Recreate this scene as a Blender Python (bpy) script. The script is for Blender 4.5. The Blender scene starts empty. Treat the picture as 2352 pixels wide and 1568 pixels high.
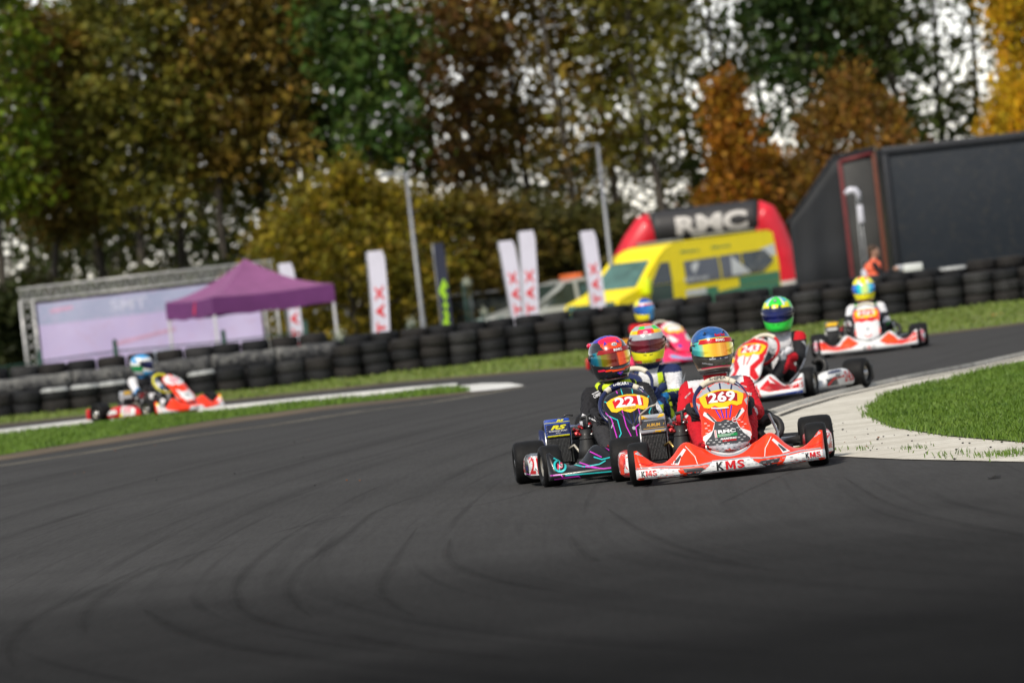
import bpy, bmesh, math, random
import numpy as np
from mathutils import Vector, Matrix, Euler
from mathutils.bvhtree import BVHTree
from mathutils.geometry import tessellate_polygon
random.seed(11)
R = math.radians
SC = bpy.context.scene
COL = SC.collection

# ------------------------------------------------------------------ camera
CAMH, THETA, FPX, HV = 1.34, R(6.5), 13067.0, 140.0
PITCH = math.atan(HV / FPX)
FWD = Vector((0, math.cos(PITCH), -math.sin(PITCH)))
UPV = Vector((0, math.sin(PITCH), math.cos(PITCH)))
XV = Vector((1, 0, 0))
cam_d = bpy.data.cameras.new('camera'); cam = bpy.data.objects.new('camera', cam_d); COL.objects.link(cam)
rv = XV * math.cos(THETA) - UPV * math.sin(THETA)
uv_ = XV * math.sin(THETA) + UPV * math.cos(THETA)
M = Matrix.Identity(4)
for i in range(3):
    M[i][0] = rv[i]; M[i][1] = uv_[i]; M[i][2] = -FWD[i]; M[i][3] = (0, 0, CAMH)[i]
cam.matrix_world = M
cam_d.sensor_width = 36; cam_d.lens = 200; cam_d.clip_start = 0.5; cam_d.clip_end = 4000
cam_d.dof.use_dof = True; cam_d.dof.focus_distance = 35.2; cam_d.dof.aperture_fstop = 4.0
SC.camera = cam

# ------------------------------------------------------------------ sky and sun
SUN_EL, SUN_AZ = R(44), R(208)          # azimuth: direction the light comes from, clockwise from +Y
w = bpy.data.worlds.new('World'); SC.world = w; w.use_nodes = True
nt = w.node_tree; nt.nodes.clear()
def N(t, **k):
    n = nt.nodes.new(t)
    for a, b in k.items(): setattr(n, a, b)
    return n
out = N('ShaderNodeOutputWorld'); bg = N('ShaderNodeBackground')
sky = N('ShaderNodeTexSky', sky_type='NISHITA', sun_disc=False, sun_elevation=SUN_EL, sun_rotation=SUN_AZ, air_density=1.0, dust_density=2.0, ozone_density=1.0)
tc = N('ShaderNodeTexCoord')
mp = N('ShaderNodeMapping'); mp.inputs['Scale'].default_value = (1, 1, 3.2)
cl = N('ShaderNodeTexNoise'); cl.inputs['Scale'].default_value = 5.0; cl.inputs['Detail'].default_value = 6
rmp = N('ShaderNodeValToRGB'); rmp.color_ramp.elements[0].position = .36; rmp.color_ramp.elements[1].position = .56
rmp.color_ramp.elements[0].color = (.45, .45, .45, 1); rmp.color_ramp.elements[1].color = (1, 1, 1, 1)
sep = N('ShaderNodeSeparateXYZ')
hz = N('ShaderNodeValToRGB')       # cloud tint by height above the horizon: cream low down, pale grey overhead
e = hz.color_ramp.elements; e[0].position = 0.0; e[0].color = (23, 21.4, 17.8, 1); e[1].position = .6; e[1].color = (6.4, 7.0, 8.0, 1)
m = hz.color_ramp.elements.new(.035); m.color = (22, 22, 21, 1)
m = hz.color_ramp.elements.new(.09); m.color = (12.5, 13.4, 14.8, 1)
mix = N('ShaderNodeMix', data_type='RGBA')
L = nt.links.new
L(tc.outputs['Generated'], mp.inputs['Vector']); L(mp.outputs[0], cl.inputs['Vector']); L(cl.outputs[0], rmp.inputs[0])
L(tc.outputs['Generated'], sep.inputs[0]); L(sep.outputs[2], hz.inputs[0])
L(rmp.outputs[0], mix.inputs[0]); L(sky.outputs[0], mix.inputs[6]); L(hz.outputs[0], mix.inputs[7])
L(mix.outputs[2], bg.inputs[0]); bg.inputs[1].default_value = 0.07; L(bg.outputs[0], out.inputs[0])
sd = bpy.data.lights.new('sun', 'SUN'); sd.energy = 4.2; sd.angle = R(8); sd.color = (1, .92, .80)
sun = bpy.data.objects.new('sun', sd); COL.objects.link(sun)
sdir = Vector((math.sin(SUN_AZ) * math.cos(SUN_EL), math.cos(SUN_AZ) * math.cos(SUN_EL), math.sin(SUN_EL)))
sun.rotation_euler = (-sdir).to_track_quat('-Z', 'Y').to_euler()
vs = SC.view_settings; SC.display_settings.display_device = 'sRGB'
vs.view_transform = 'Standard'; vs.look = 'None'; vs.exposure = 0.0; vs.gamma = 1; vs.use_curve_mapping = False
SC.cycles.max_bounces = 6; SC.cycles.diffuse_bounces = 3; SC.cycles.glossy_bounces = 3; SC.cycles.transparent_max_bounces = 6
SC.cycles.use_denoising = True
SC.cycles.sample_clamp_indirect = 6

# ------------------------------------------------------------------ helpers
def G(x, y, z=0.0):
    """point of the plane at height z seen at (x, y) of the 2352 px wide photograph"""
    dx, dy = x - 1176, y - 784
    u = dx * math.cos(THETA) - dy * math.sin(THETA); v = dx * math.sin(THETA) + dy * math.cos(THETA)
    d = FWD * FPX + XV * u - UPV * v
    t = (z - CAMH) / d.z
    return Vector((0, 0, CAMH)) + d * t
def D(x, y, Y):
    """point at distance Y along the view seen at (x, y)"""
    dx, dy = x - 1176, y - 784
    u = dx * math.cos(THETA) - dy * math.sin(THETA); v = dx * math.sin(THETA) + dy * math.cos(THETA)
    d = FWD * FPX + XV * u - UPV * v
    return Vector((0, 0, CAMH)) + d * (Y / d.y)

MATS = {}
def mat(name, col=(.5, .5, .5), rough=.5, metal=0.0, coat=0.0, var=.12, vscale=8.0, bump=0.0, bscale=60.0, spec=.5, dirt=0.0, trans=0.0):
    if name in MATS: return MATS[name]
    m = bpy.data.materials.new(name); m.use_nodes = True; t = m.node_tree; b = t.nodes['Principled BSDF']
    b.inputs['Roughness'].default_value = rough; b.inputs['Metallic'].default_value = metal
    b.inputs['Coat Weight'].default_value = coat; b.inputs['Coat Roughness'].default_value = .08
    b.inputs['Specular IOR Level'].default_value = spec
    if trans: b.inputs['Transmission Weight'].default_value = trans
    c = t.nodes.new('ShaderNodeTexCoord'); n = t.nodes.new('ShaderNodeTexNoise')
    n.inputs['Scale'].default_value = vscale; n.inputs['Detail'].default_value = 5
    t.links.new(c.outputs['Object'], n.inputs['Vector'])
    r = t.nodes.new('ShaderNodeValToRGB')
    r.color_ramp.elements[0].position = .3; r.color_ramp.elements[1].position = .7
    r.color_ramp.elements[0].color = tuple(x * (1 - var) for x in col) + (1,)
    r.color_ramp.elements[1].color = tuple(min(1, x * (1 + var)) for x in col) + (1,)
    t.links.new(n.outputs[0], r.inputs[0]); src = r.outputs[0]
    if dirt:
        n2 = t.nodes.new('ShaderNodeTexNoise'); n2.inputs['Scale'].default_value = 34; n2.inputs['Detail'].default_value = 8; n2.inputs['Roughness'].default_value = .75
        t.links.new(c.outputs['Object'], n2.inputs['Vector'])
        r2 = t.nodes.new('ShaderNodeValToRGB'); r2.color_ramp.elements[0].position = .56; r2.color_ramp.elements[1].position = .74
        r2.color_ramp.elements[0].color = (0, 0, 0, 1); r2.color_ramp.elements[1].color = (dirt, dirt, dirt, 1)
        mx = t.nodes.new('ShaderNodeMix'); mx.data_type = 'RGBA'; mx.inputs[7].default_value = (.07, .06, .05, 1)
        t.links.new(n2.outputs[0], r2.inputs[0]); t.links.new(r2.outputs[0], mx.inputs[0]); t.links.new(src, mx.inputs[6]); src = mx.outputs[2]
    t.links.new(src, b.inputs['Base Color'])
    rr = t.nodes.new('ShaderNodeMapRange'); rr.inputs['To Min'].default_value = max(.03, rough - .08); rr.inputs['To Max'].default_value = min(1, rough + .1)
    t.links.new(n.outputs[0], rr.inputs[0]); t.links.new(rr.outputs[0], b.inputs['Roughness'])
    if bump:
        nb = t.nodes.new('ShaderNodeTexNoise'); nb.inputs['Scale'].default_value = bscale; nb.inputs['Detail'].default_value = 4
        t.links.new(c.outputs['Object'], nb.inputs['Vector'])
        bp = t.nodes.new('ShaderNodeBump'); bp.inputs['Strength'].default_value = bump; bp.inputs['Distance'].default_value = .02
        t.links.new(nb.outputs[0], bp.inputs['Height']); t.links.new(bp.outputs[0], b.inputs['Normal'])
    MATS[name] = m; return m

def tag(o, label=None, cat=None, group=None, kind=None):
    if label: o['label'] = label
    if cat: o['category'] = cat
    if group: o['group'] = group
    if kind: o['kind'] = kind
    return o
def empty(name, loc=(0, 0, 0), rz=0.0, label=None, cat=None, group=None):
    o = bpy.data.objects.new(name, None); COL.objects.link(o); o.location = loc; o.rotation_euler = (0, 0, rz)
    o.empty_display_size = .2
    return tag(o, label, cat, group)

def split_tris(tris, L):
    out, st = [], list(tris)
    while st:
        a, b, c = st.pop()
        l = [(b[0]-a[0])**2+(b[1]-a[1])**2, (c[0]-b[0])**2+(c[1]-b[1])**2, (a[0]-c[0])**2+(a[1]-c[1])**2]
        i = l.index(max(l))
        if l[i] <= L * L: out.append((a, b, c)); continue
        if i == 0: mm = ((a[0]+b[0])/2, (a[1]+b[1])/2); st += [(a, mm, c), (mm, b, c)]
        elif i == 1: mm = ((b[0]+c[0])/2, (b[1]+c[1])/2); st += [(a, b, mm), (a, mm, c)]
        else: mm = ((a[0]+c[0])/2, (a[1]+c[1])/2); st += [(a, b, mm), (mm, b, c)]
    return out
def poly(pts):
    v = [Vector((p[0], p[1], 0)) for p in pts]
    return [tuple((v[i].x, v[i].y) for i in t) for t in tessellate_polygon([v])]
def line(pts, wd, closed=False):
    out = []; n = len(pts)
    for i in range(n if closed else n - 1):
        a = Vector(pts[i]); b = Vector(pts[(i+1) % n]); d = (b - a)
        if d.length < 1e-6: continue
        d.normalize(); p = Vector((-d.y, d.x)) * wd / 2; e = d * wd * .3
        q = [a - e + p, a - e - p, b + e - p, b + e + p]
        out += [(tuple(q[0]), tuple(q[1]), tuple(q[2])), (tuple(q[0]), tuple(q[2]), tuple(q[3]))]
    return out
def disc(cx, cy, rx, ry=None, n=18, a0=0, a1=360):
    ry = ry or rx
    return poly([(cx + rx * math.cos(R(a0 + (a1 - a0) * i / n)), cy + ry * math.sin(R(a0 + (a1 - a0) * i / n))) for i in range(n)])
_TX = {}
def text(s, cx, cy, h, wd=None, rot=0.0, bold=.02, shear=0.0):
    k = (s, bold, shear)
    if k not in _TX:
        cu = bpy.data.curves.new('t', 'FONT'); cu.body = s; cu.offset = bold; cu.shear = shear; cu.resolution_u = 3
        ob = bpy.data.objects.new('t', cu); COL.objects.link(ob); bpy.context.view_layer.update()
        me = bpy.data.meshes.new_from_object(ob.evaluated_get(bpy.context.evaluated_depsgraph_get()))
        me.calc_loop_triangles()
        tr = [tuple((me.vertices[i].co.x, me.vertices[i].co.y) for i in t.vertices) for t in me.loop_triangles]
        bpy.data.objects.remove(ob); bpy.data.curves.remove(cu); bpy.data.meshes.remove(me)
        xs = [p[0] for t in tr for p in t]; ys = [p[1] for t in tr for p in t]
        mx, my, hh = (min(xs)+max(xs))/2, (min(ys)+max(ys))/2, max(ys)-min(ys)
        _TX[k] = ([tuple(((p[0]-mx)/hh, (p[1]-my)/hh) for p in t) for t in tr], (max(xs)-min(xs))/hh)
    tr, asp = _TX[k]
    sx = h if wd is None else wd / asp
    c, s_ = math.cos(rot), math.sin(rot)
    return [tuple((cx + p[0]*sx*c - p[1]*h*s_, cy + p[0]*sx*s_ + p[1]*h*c) for p in t) for t in tr]

def letter_m(cx, cz, h, wd):
    a, b = wd/2, h/2; s = wd*.25
    return poly([(cx-a, cz-b), (cx-a, cz+b), (cx-a+s*1.2, cz+b), (cx, cz-b*.1), (cx+a-s*1.2, cz+b), (cx+a, cz+b), (cx+a, cz-b), (cx+a-s, cz-b), (cx+a-s, cz+b*.25), (cx+s*.35, cz-b*.75), (cx-s*.35, cz-b*.75), (cx-a+s, cz+b*.25), (cx-a+s, cz-b)])
def catmull(keys, t):
    """keys: sorted (t, value) list; smooth interpolation"""
    if t <= keys[0][0]: return keys[0][1]
    if t >= keys[-1][0]: return keys[-1][1]
    for i in range(len(keys) - 1):
        if keys[i][0] <= t <= keys[i+1][0]: break
    t0, p1 = keys[i]; t1, p2 = keys[i+1]; f = (t - t0) / (t1 - t0)
    p0 = keys[i-1][1] if i > 0 else p1; p3 = keys[i+2][1] if i + 2 < len(keys) else p2
    m1 = (p2 - p0) / 2; m2 = (p3 - p1) / 2
    return (2*f**3 - 3*f**2 + 1)*p1 + (f**3 - 2*f**2 + f)*m1 + (-2*f**3 + 3*f**2)*p2 + (f**3 - f**2)*m2

class MB:
    def __init__(s): s.v, s.f, s.m, s.s, s.mats, s.bvh = [], [], [], [], [], None
    def mi(s, m):
        if m not in s.mats: s.mats.append(m)
        return s.mats.index(m)
    def add(s, vs_, fs, m, smooth=True, T=None):
        o = len(s.v); k = s.mi(m)
        s.v += [tuple(T @ Vector(p)) if T is not None else tuple(p) for p in vs_]
        for f in fs: s.f.append(tuple(i + o for i in f)); s.m.append(k); s.s.append(smooth)
    def box(s, c, d, m, bevel=0.0, T=None, seg=2, smooth=None, taper=None):
        b = bmesh.new(); bmesh.ops.create_cube(b, size=1)
        for v in b.verts:
            v.co = Vector((v.co.x*d[0], v.co.y*d[1], v.co.z*d[2]))
            if taper and v.co.z > 0: v.co.x *= taper[0]; v.co.y *= taper[1]
        if bevel: bmesh.ops.bevel(b, geom=list(b.edges), offset=bevel, segments=seg, profile=.5, affect='EDGES')
        Tm = Matrix.Translation(c); Tm = T @ Tm if T is not None else Tm
        b.verts.index_update()
        s.add([v.co for v in b.verts], [[v.index for v in f.verts] for f in b.faces], m, bool(bevel) if smooth is None else smooth, Tm); b.free()
    def tube(s, path, r, m, n=8, closed=False, cap=True, T=None):
        P = [Vector(p) for p in path]; k = len(P); rr = r if isinstance(r, (list, tuple)) else [r]*k
        vs_, fs = [], []; up = None
        for i in range(k):
            a = P[(i-1) % k] if (closed or i > 0) else P[i]; b = P[(i+1) % k] if (closed or i < k-1) else P[i]
            d = (b - a).normalized()
            if up is None:
                up = Vector((0, 0, 1)) if abs(d.z) < .9 else Vector((1, 0, 0))
            x = d.cross(up)
            if x.length < 1e-4: x = d.orthogonal()
            x.normalize(); y = x.cross(d).normalized(); up = y
            for j in range(n):
                an = 2*math.pi*j/n; vs_.append(P[i] + (x*math.cos(an) + y*math.sin(an))*rr[i])
        for i in range(k if closed else k-1):
            for j in range(n):
                a = i*n+j; b = i*n+(j+1) % n; c = ((i+1) % k)*n+(j+1) % n; d_ = ((i+1) % k)*n+j
                fs.append((a, b, c, d_))
        if cap and not closed: fs += [tuple(range(n))[::-1], tuple(range((k-1)*n, k*n))]
        s.add(vs_, fs, m, True, T)
    def lathe(s, prof, m, n=24, T=None, closed=True, smooth=True):
        """profile of (r, h) turned about local Z"""
        vs_, fs = [], []; k = len(prof)
        for j in range(n):
            a = 2*math.pi*j/n
            for r, h in prof: vs_.append((r*math.cos(a), r*math.sin(a), h))
        for j in range(n):
            for i in range(k if closed else k-1):
                fs.append((j*k+i, ((j+1) % n)*k+i, ((j+1) % n)*k+(i+1) % k, j*k+(i+1) % k))
        s.add(vs_, fs, m, smooth, T)
    def rings(s, rs, m, cap=True, T=None, smooth=True, closed=True):
        n = len(rs[0]); vs_ = [p for r in rs for p in r]; fs = []
        for i in range(len(rs)-1):
            for j in range(n if closed else n-1):
                fs.append((i*n+j, i*n+(j+1) % n, (i+1)*n+(j+1) % n, (i+1)*n+j))
        if cap: fs += [tuple(range(n))[::-1], tuple(range((len(rs)-1)*n, len(rs)*n))]
        s.add(vs_, fs, m, smooth, T)
    def ell(s, c, r, m, nu=16, nv=10, T=None):
        rs = []
        for i in range(nv+1):
            ph = -math.pi/2 + math.pi*i/nv; q = max(1e-3, math.cos(ph))
            rs.append([(c[0]+r[0]*q*math.cos(2*math.pi*j/nu), c[1]+r[1]*q*math.sin(2*math.pi*j/nu), c[2]+r[2]*math.sin(ph)) for j in range(nu)])
        s.rings(rs, m, True, T)
    def bake(s): s.bvh = BVHTree.FromPolygons(s.v, s.f); return s
    def caster(s, o, ex, ey):
        o, ex, ey = Vector(o), Vector(ex), Vector(ey); n = ex.cross(ey)
        def f(a, b):
            h = s.bvh.ray_cast(o + ex*a + ey*b, -n)
            if h[0] is None: return None
            nn = h[1] if h[1].dot(n) > 0 else -h[1]
            return h[0], (nn + n*.6).normalized()
        return f
    def decal(s, tris, m, fn, layer=0, L=.014, off=.0012):
        if s.bvh is None: s.bake()
        cache = {}; vs_, fs = [], []
        for t in split_tris(tris, L):
            ids = []
            for p in t:
                k = (round(p[0], 5), round(p[1], 5))
                if k not in cache:
                    h = fn(*p)
                    if h is None: cache[k] = None
                    else: cache[k] = len(vs_); vs_.append(h[0] + h[1]*off*(layer+1))
                ids.append(cache[k])
            if None in ids or len(set(ids)) < 3: continue
            a, b, c = (vs_[i] for i in ids)
            if max((a-b).length, (b-c).length, (c-a).length) > L*3.2 + .02: continue
            fs.append(tuple(ids))
        s.add(vs_, fs, m, False)
    def mesh(s, name):
        me = bpy.data.meshes.new(name); me.from_pydata(s.v, [], s.f)
        for m in s.mats: me.materials.append(m)
        me.polygons.foreach_set('material_index', s.m); me.polygons.foreach_set('use_smooth', s.s)
        me.validate(); me.update(); return me
    def build(s, name, parent=None, loc=None, rot=None):
        o = bpy.data.objects.new(name, s.mesh(name)); COL.objects.link(o)
        if parent is not None: o.parent = parent
        if loc is not None: o.location = loc
        if rot is not None: o.rotation_euler = rot
        return o
FRONT = ((0, -3, 0), (1, 0, 0), (0, 0, 1))
SIDE_P = ((3, 0, 0), (0, 1, 0), (0, 0, 1))
SIDE_N = ((-3, 0, 0), (0, -1, 0), (0, 0, 1))
TOP = ((0, 0, 3), (1, 0, 0), (0, 1, 0))

def blob(parts, voxel, it=5, fac=.5):
    """one continuous surface from overlapping tapered capsules and ellipsoids"""
    mb = MB(); mm = mat('temp')
    for p in parts:
        if p[0] == 'e': mb.ell(p[1], p[2], mm, 20, 12)
        else:
            a, b, r0, r1 = Vector(p[1]), Vector(p[2]), p[3], p[4]; d = (b - a).normalized(); pa, ra = [], []
            for k in range(5): t = -math.pi/2 + math.pi/2*k/4; pa.append(a + d*r0*math.sin(t)); ra.append(max(.001, r0*math.cos(t)))
            for k in range(5): t = math.pi/2*k/4; pa.append(b + d*r1*math.sin(t)); ra.append(max(.001, r1*math.cos(t)))
            mb.tube(pa, ra, mm, 14)
    ob = mb.build('blob')
    md = ob.modifiers.new('r', 'REMESH'); md.mode = 'VOXEL'; md.voxel_size = voxel; md.use_smooth_shade = True
    ms = ob.modifiers.new('s', 'SMOOTH'); ms.iterations = it; ms.factor = fac
    bpy.context.view_layer.update()
    me = bpy.data.meshes.new_from_object(ob.evaluated_get(bpy.context.evaluated_depsgraph_get()))
    od = ob.data; bpy.data.objects.remove(ob); bpy.data.meshes.remove(od)
    me.materials.clear(); me.polygons.foreach_set('use_smooth', [True]*len(me.polygons))
    return me
def paint(me, fn):
    """material per face from fn(face centre)"""
    ms, idx = [], []
    for p in me.polygons:
        m = fn(p.center)
        if m not in ms: ms.append(m)
        idx.append(ms.index(m))
    me.materials.clear()
    for m in ms: me.materials.append(m)
    me.polygons.foreach_set('material_index', idx); me.update()

# ------------------------------------------------------------------ materials
def plastic(n, c, rough=.28, dirt=.35): return mat(n, c, rough, 0, .12, .06, 6, 0, 60, .35, dirt)
ORANGE = plastic('orange red bodywork', (.86, .040, .006), .34, .35); WHITE = plastic('white bodywork', (.70, .71, .72), .35, .4)
LGREY = plastic('pale grey print', (.36, .38, .42)); DGREY = plastic('dark grey print', (.05, .052, .058))
BLACK = plastic('black bodywork', (.009, .009, .011), .3, .15); RED = plastic('red bodywork', (.56, .008, .014)); DRED = plastic('dark red print', (.32, .006, .01))
YEL = plastic('yellow print', (.86, .50, .01)); LYEL = plastic('bright yellow print', (.78, .72, .015)); BLUE = plastic('blue bodywork', (.015, .06, .36)); NAVY = plastic('navy print', (.012, .018, .075))
CYAN = plastic('turquoise print', (.02, .48, .50), .3, 0); MAG = plastic('magenta print', (.55, .03, .50), .3, 0); PINK = plastic('pink print', (.80, .03, .12)); GREEN = plastic('green print', (.01, .22, .06))
FGREEN = plastic('bright green paint', (.03, .62, .06)); LBLUE = plastic('light blue paint', (.04, .32, .68)); SBLUE = plastic('sky blue print', (.20, .42, .72)); GOLD = plastic('gold print', (.62, .36, .05)); CREAM = plastic('cream leather', (.62, .57, .46), .5)
STEELB = mat('dark blue metallic paint', (.010, .10, .34), .32, .3, .4, .5, 26); CARBON = mat('dusty carbon', (.045, .042, .034), .42, .2, .5, .35, 60)
GBLACK = mat('gloss black paint', (.012, .013, .016), .12, 0, .8, .1, 8); PURP = plastic('violet blue paint', (.05, .035, .42)); HOTP = plastic('hot pink paint', (.85, .012, .07)); HORG = plastic('glowing orange paint', (.86, .07, .012))
RUBBER = mat('tyre rubber', (.0095, .0095, .010), .6, 0, 0, .3, 14, .15, 90, .15, .10); METAL = mat('steel tube', (.42, .42, .43), .3, .9, 0, .12); DMETAL = mat('dark engine metal', (.035, .036, .038), .45, .6, 0, .4, 40, .3, 120)
FRAMEG = mat('pale green frame tube', (.34, .40, .36), .35, .3, .3, .1); RIM = mat('pale magnesium rim', (.33, .31, .27), .4, .5, 0, .2); RANOD = mat('red anodised fitting', (.30, .008, .012), .35, .5, .1, .5, 40); HOSE = mat('clear hose', (.45, .42, .36), .3, 0, .4, .2); SEATM = mat('seat shell', (.03, .03, .032), .35, 0, .3, .2)
FINS = mat('radiator fins', (.12, .12, .12), .4, .7, 0, .5, 90); MATTE = mat('matt black rubber', (.014, .014, .015), .6, 0, .1, .3, 18); GOLDM = mat('brass fitting', (.55, .38, .12), .3, .9, 0, .1)
def cloth(n, c): return mat(n, c, .8, 0, 0, .14, 9, .55, 22, .3, .12)
C_BLACK = cloth('black suit cloth', (.013, .013, .016)); C_GREY = cloth('charcoal suit cloth', (.03, .03, .034)); C_WHITE = cloth('white suit cloth', (.62, .62, .65)); C_RED = cloth('red suit cloth', (.48, .006, .016)); C_NAVY = cloth('navy suit cloth', (.012, .022, .085)); C_FLUO = cloth('fluorescent yellow cloth', (.52, .68, .02)); C_GREEN = cloth('green suit cloth', (.02, .30, .03)); C_BLUE = cloth('blue suit cloth', (.02, .22, .55)); C_ORANGE = cloth('orange hi vis cloth', (.95, .13, .01)); C_SKIN = mat('skin', (.42, .24, .17), .55, 0, 0, .1); C_HAIR = mat('brown hair', (.05, .025, .012), .7, 0, 0, .3, 40)
C_SALMON = cloth('faded orange cloth', (.85, .16, .08))

def visor_mat(name, stops, rough=.16, metal=.35):
    if name in MATS: return MATS[name]
    m = bpy.data.materials.new(name); m.use_nodes = True; t = m.node_tree; b = t.nodes['Principled BSDF']
    b.inputs['Roughness'].default_value = rough; b.inputs['Metallic'].default_value = metal; b.inputs['Coat Weight'].default_value = .35; b.inputs['Coat Roughness'].default_value = .05
    c = t.nodes.new('ShaderNodeTexCoord'); s = t.nodes.new('ShaderNodeSeparateXYZ'); r = t.nodes.new('ShaderNodeValToRGB')
    n = t.nodes.new('ShaderNodeTexNoise'); n.inputs['Scale'].default_value = 3; mp_ = t.nodes.new('ShaderNodeMapping'); mp_.inputs['Scale'].default_value = (5, 1, .15)
    ad = t.nodes.new('ShaderNodeMath'); ad.operation = 'MULTIPLY_ADD'; ad.inputs[1].default_value = .16; 
    t.links.new(c.outputs['Generated'], s.inputs[0]); t.links.new(c.outputs['Generated'], mp_.inputs[0]); t.links.new(mp_.outputs[0], n.inputs['Vector'])
    sb = t.nodes.new('ShaderNodeMath'); sb.operation = 'SUBTRACT'; sb.inputs[1].default_value = .08
    t.links.new(n.outputs[0], ad.inputs[0]); t.links.new(s.outputs[0], ad.inputs[2]); t.links.new(ad.outputs[0], sb.inputs[0]); t.links.new(sb.outputs[0], r.inputs[0])
    el = r.color_ramp.elements
    el[0].position, el[0].color = stops[0][0], tuple(stops[0][1]) + (1,); el[1].position, el[1].color = stops[-1][0], tuple(stops[-1][1]) + (1,)
    for p, cc in stops[1:-1]: q = el.new(p); q.color = tuple(cc) + (1,)
    t.links.new(r.outputs[0], b.inputs['Base Color']); MATS[name] = m; return m
V_FIRE = visor_mat('gold mirror visor', [(.0, (.02, .25, .35)), (.13, (.10, .62, .55)), (.24, (.95, .75, .05)), (.42, (.95, .45, .02)), (.55, (.98, .62, .10)), (.66, (.90, .28, .01)), (.78, (.97, .70, .03)), (.93, (.95, .92, .35)), (1, (.15, .6, .55))])
V_DARKFIRE = visor_mat('red mirror visor', [(0, (.01, .10, .22)), (.10, (.01, .22, .32)), (.19, (.20, .24, .01)), (.30, (.26, .12, .01)), (.40, (.18, .02, .01)), (.50, (.16, .015, .01)), (.56, (.90, .10, .01)), (.70, (.85, .07, .01)), (.78, (.97, .55, .01)), (.90, (.95, .80, .10)), (.95, (.8, .8, .6)), (1, (.05, .3, .35))])
V_RED = visor_mat('dark red visor', [(0, (.10, .01, .01)), (.4, (.16, .008, .02)), (.6, (.06, .004, .012)), (1, (.2, .03, .01))], .12, .4)
V_BLUE = visor_mat('blue visor', [(0, (.01, .06, .30)), (.5, (.02, .16, .55)), (.8, (.05, .35, .7)), (1, (.01, .1, .4))])
V_NAVY = visor_mat('dark navy visor', [(0, (.005, .008, .05)), (.5, (.006, .012, .12)), (1, (.004, .004, .02))], .1, .4)
V_CYAN = visor_mat('blue green mirror visor', [(0, (.01, .05, .55)), (.18, (.01, .2, .8)), (.34, (.02, .75, .6)), (.48, (.75, .92, .25)), (.62, (.75, .92, .30)), (.74, (.15, .8, .85)), (.90, (.02, .35, .85)), (1, (.01, .05, .6))])
# ================================================================== KARTS
TYRE_F, TYRE_R = None, None
def tyre_mesh(name, ro, ri, wd):
    mb = MB(); h = wd/2
    prof = [(ri, -h*.80), (ri+.022, -h*.98), (ro-.032, -h), (ro-.012, -h*.93), (ro-.003, -h*.78), (ro, -h*.4), (ro+.001, 0), (ro, h*.4), (ro-.003, h*.78), (ro-.012, h*.93), (ro-.032, h), (ri+.022, h*.98), (ri, h*.80)]
    mb.lathe(prof, RUBBER, 40, Matrix.Rotation(R(90), 4, 'Y'), True); return mb.mesh(name)
def wheel_mesh(name, ri, wd):
    mb = MB(); h = wd/2; T = Matrix.Rotation(R(90), 4, 'Y')
    mb.lathe([(ri+.004, -h*.82), (ri-.004, -h*.8), (ri-.012, -h*.5), (ri-.02, 0), (ri-.012, h*.5), (ri-.004, h*.8), (ri+.004, h*.82), (ri-.001, h*.6), (ri-.008, 0), (ri-.001, -h*.6)], RIM, 28, T, True)
    mb.lathe([(.001, -.012), (ri-.015, -.004), (ri-.015, .012), (.001, .016)], RIM, 20, T, False)
    mb.lathe([(.001, -.045), (.022, -.045), (.03, -.02), (.03, .03), (.02, .05), (.001, .05)], METAL, 14, T, False)
    for k in range(5):
        a = 2*math.pi*k/5; mb.ell((.014, .05*math.cos(a), .05*math.sin(a)), (.012, .009, .009), DMETAL, 6, 4)
    return mb.mesh(name)
SH = {'tf': tyre_mesh('tyre', .133, .064, .132), 'tr': tyre_mesh('tyre', .139, .064, .212), 'wf': wheel_mesh('wheel', .064, .13), 'wr': wheel_mesh('wheel', .064, .20)}

def fairing_base(m_main, W=.578):
    mb = MB(); rs = []
    zt = [(0, .170), (.2, .176), (.32, .205), (.42, .238), (.5, .228), (.6, .165), (.7, .130), (.8, .138), (.9, .182), (.97, .222), (1, .220)]
    n = 64
    for i in range(n+1):
        x = -W + 2*W*i/n; a = abs(x)/W; top = catmull(zt, a)
        yf = -.905 + .10*a**2.2 + (.04 if a > .985 else 0); zl = .112 - .016*a + .02*max(0, a-.85)
        yt = -.70 + .05*math.cos(a*math.pi) * (1 if a < .5 else 0); yt = -.705 - .02*a
        zb = .042 + .004*a
        rs.append([(x, yf+.07, zb), (x, yf+.012, zb), (x, yf-.002, zb+.014), (x, yf-.004, (zb+zl)/2), (x, yf+.001, zl-.014), (x, yf+.010, zl-.003), (x, yf+.022, zl+.002),
                   (x, yf*.75+yt*.25, zl*.72+top*.28), (x, yf*.45+yt*.55, zl*.38+top*.62), (x, yf*.15+yt*.85, zl*.06+top*.94), (x, yt, top), (x, yt+.016, top-.003), (x, yt+.022, top-.02), (x, yt+.02, zb+.05)])
    mb.rings(rs, m_main, True); return mb.bake()
NW = [(0, .052), (.03, .082), (.08, .118), (.16, .146), (.28, .154), (.42, .146), (.55, .147), (.68, .156), (.78, .158), (.86, .147), (.93, .118), (.98, .080), (1, .052)]
def panel_pt(t, s, off=0.0):
    z = .168 + .404*t; y = -.825 + .46*t**1.15; wd = catmull(NW, t)
    return (wd*s, y + .06*s*s*(1 - .3*t) + off, z - .012*s*s)
def panel_base(m_main):
    mb = MB(); rs = []; n = 36
    for i in range(n+1):
        t = i/n; r = [panel_pt(t, -1 + 2*k/16) for k in range(17)]
        r += [panel_pt(t, 1 - .0, .02), panel_pt(t, .9, .022), panel_pt(t, .0, .02), panel_pt(t, -.9, .022), panel_pt(t, -1, .02)]
        rs.append(r)
    mb.rings(rs, m_main, True); return mb.bake()
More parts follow.
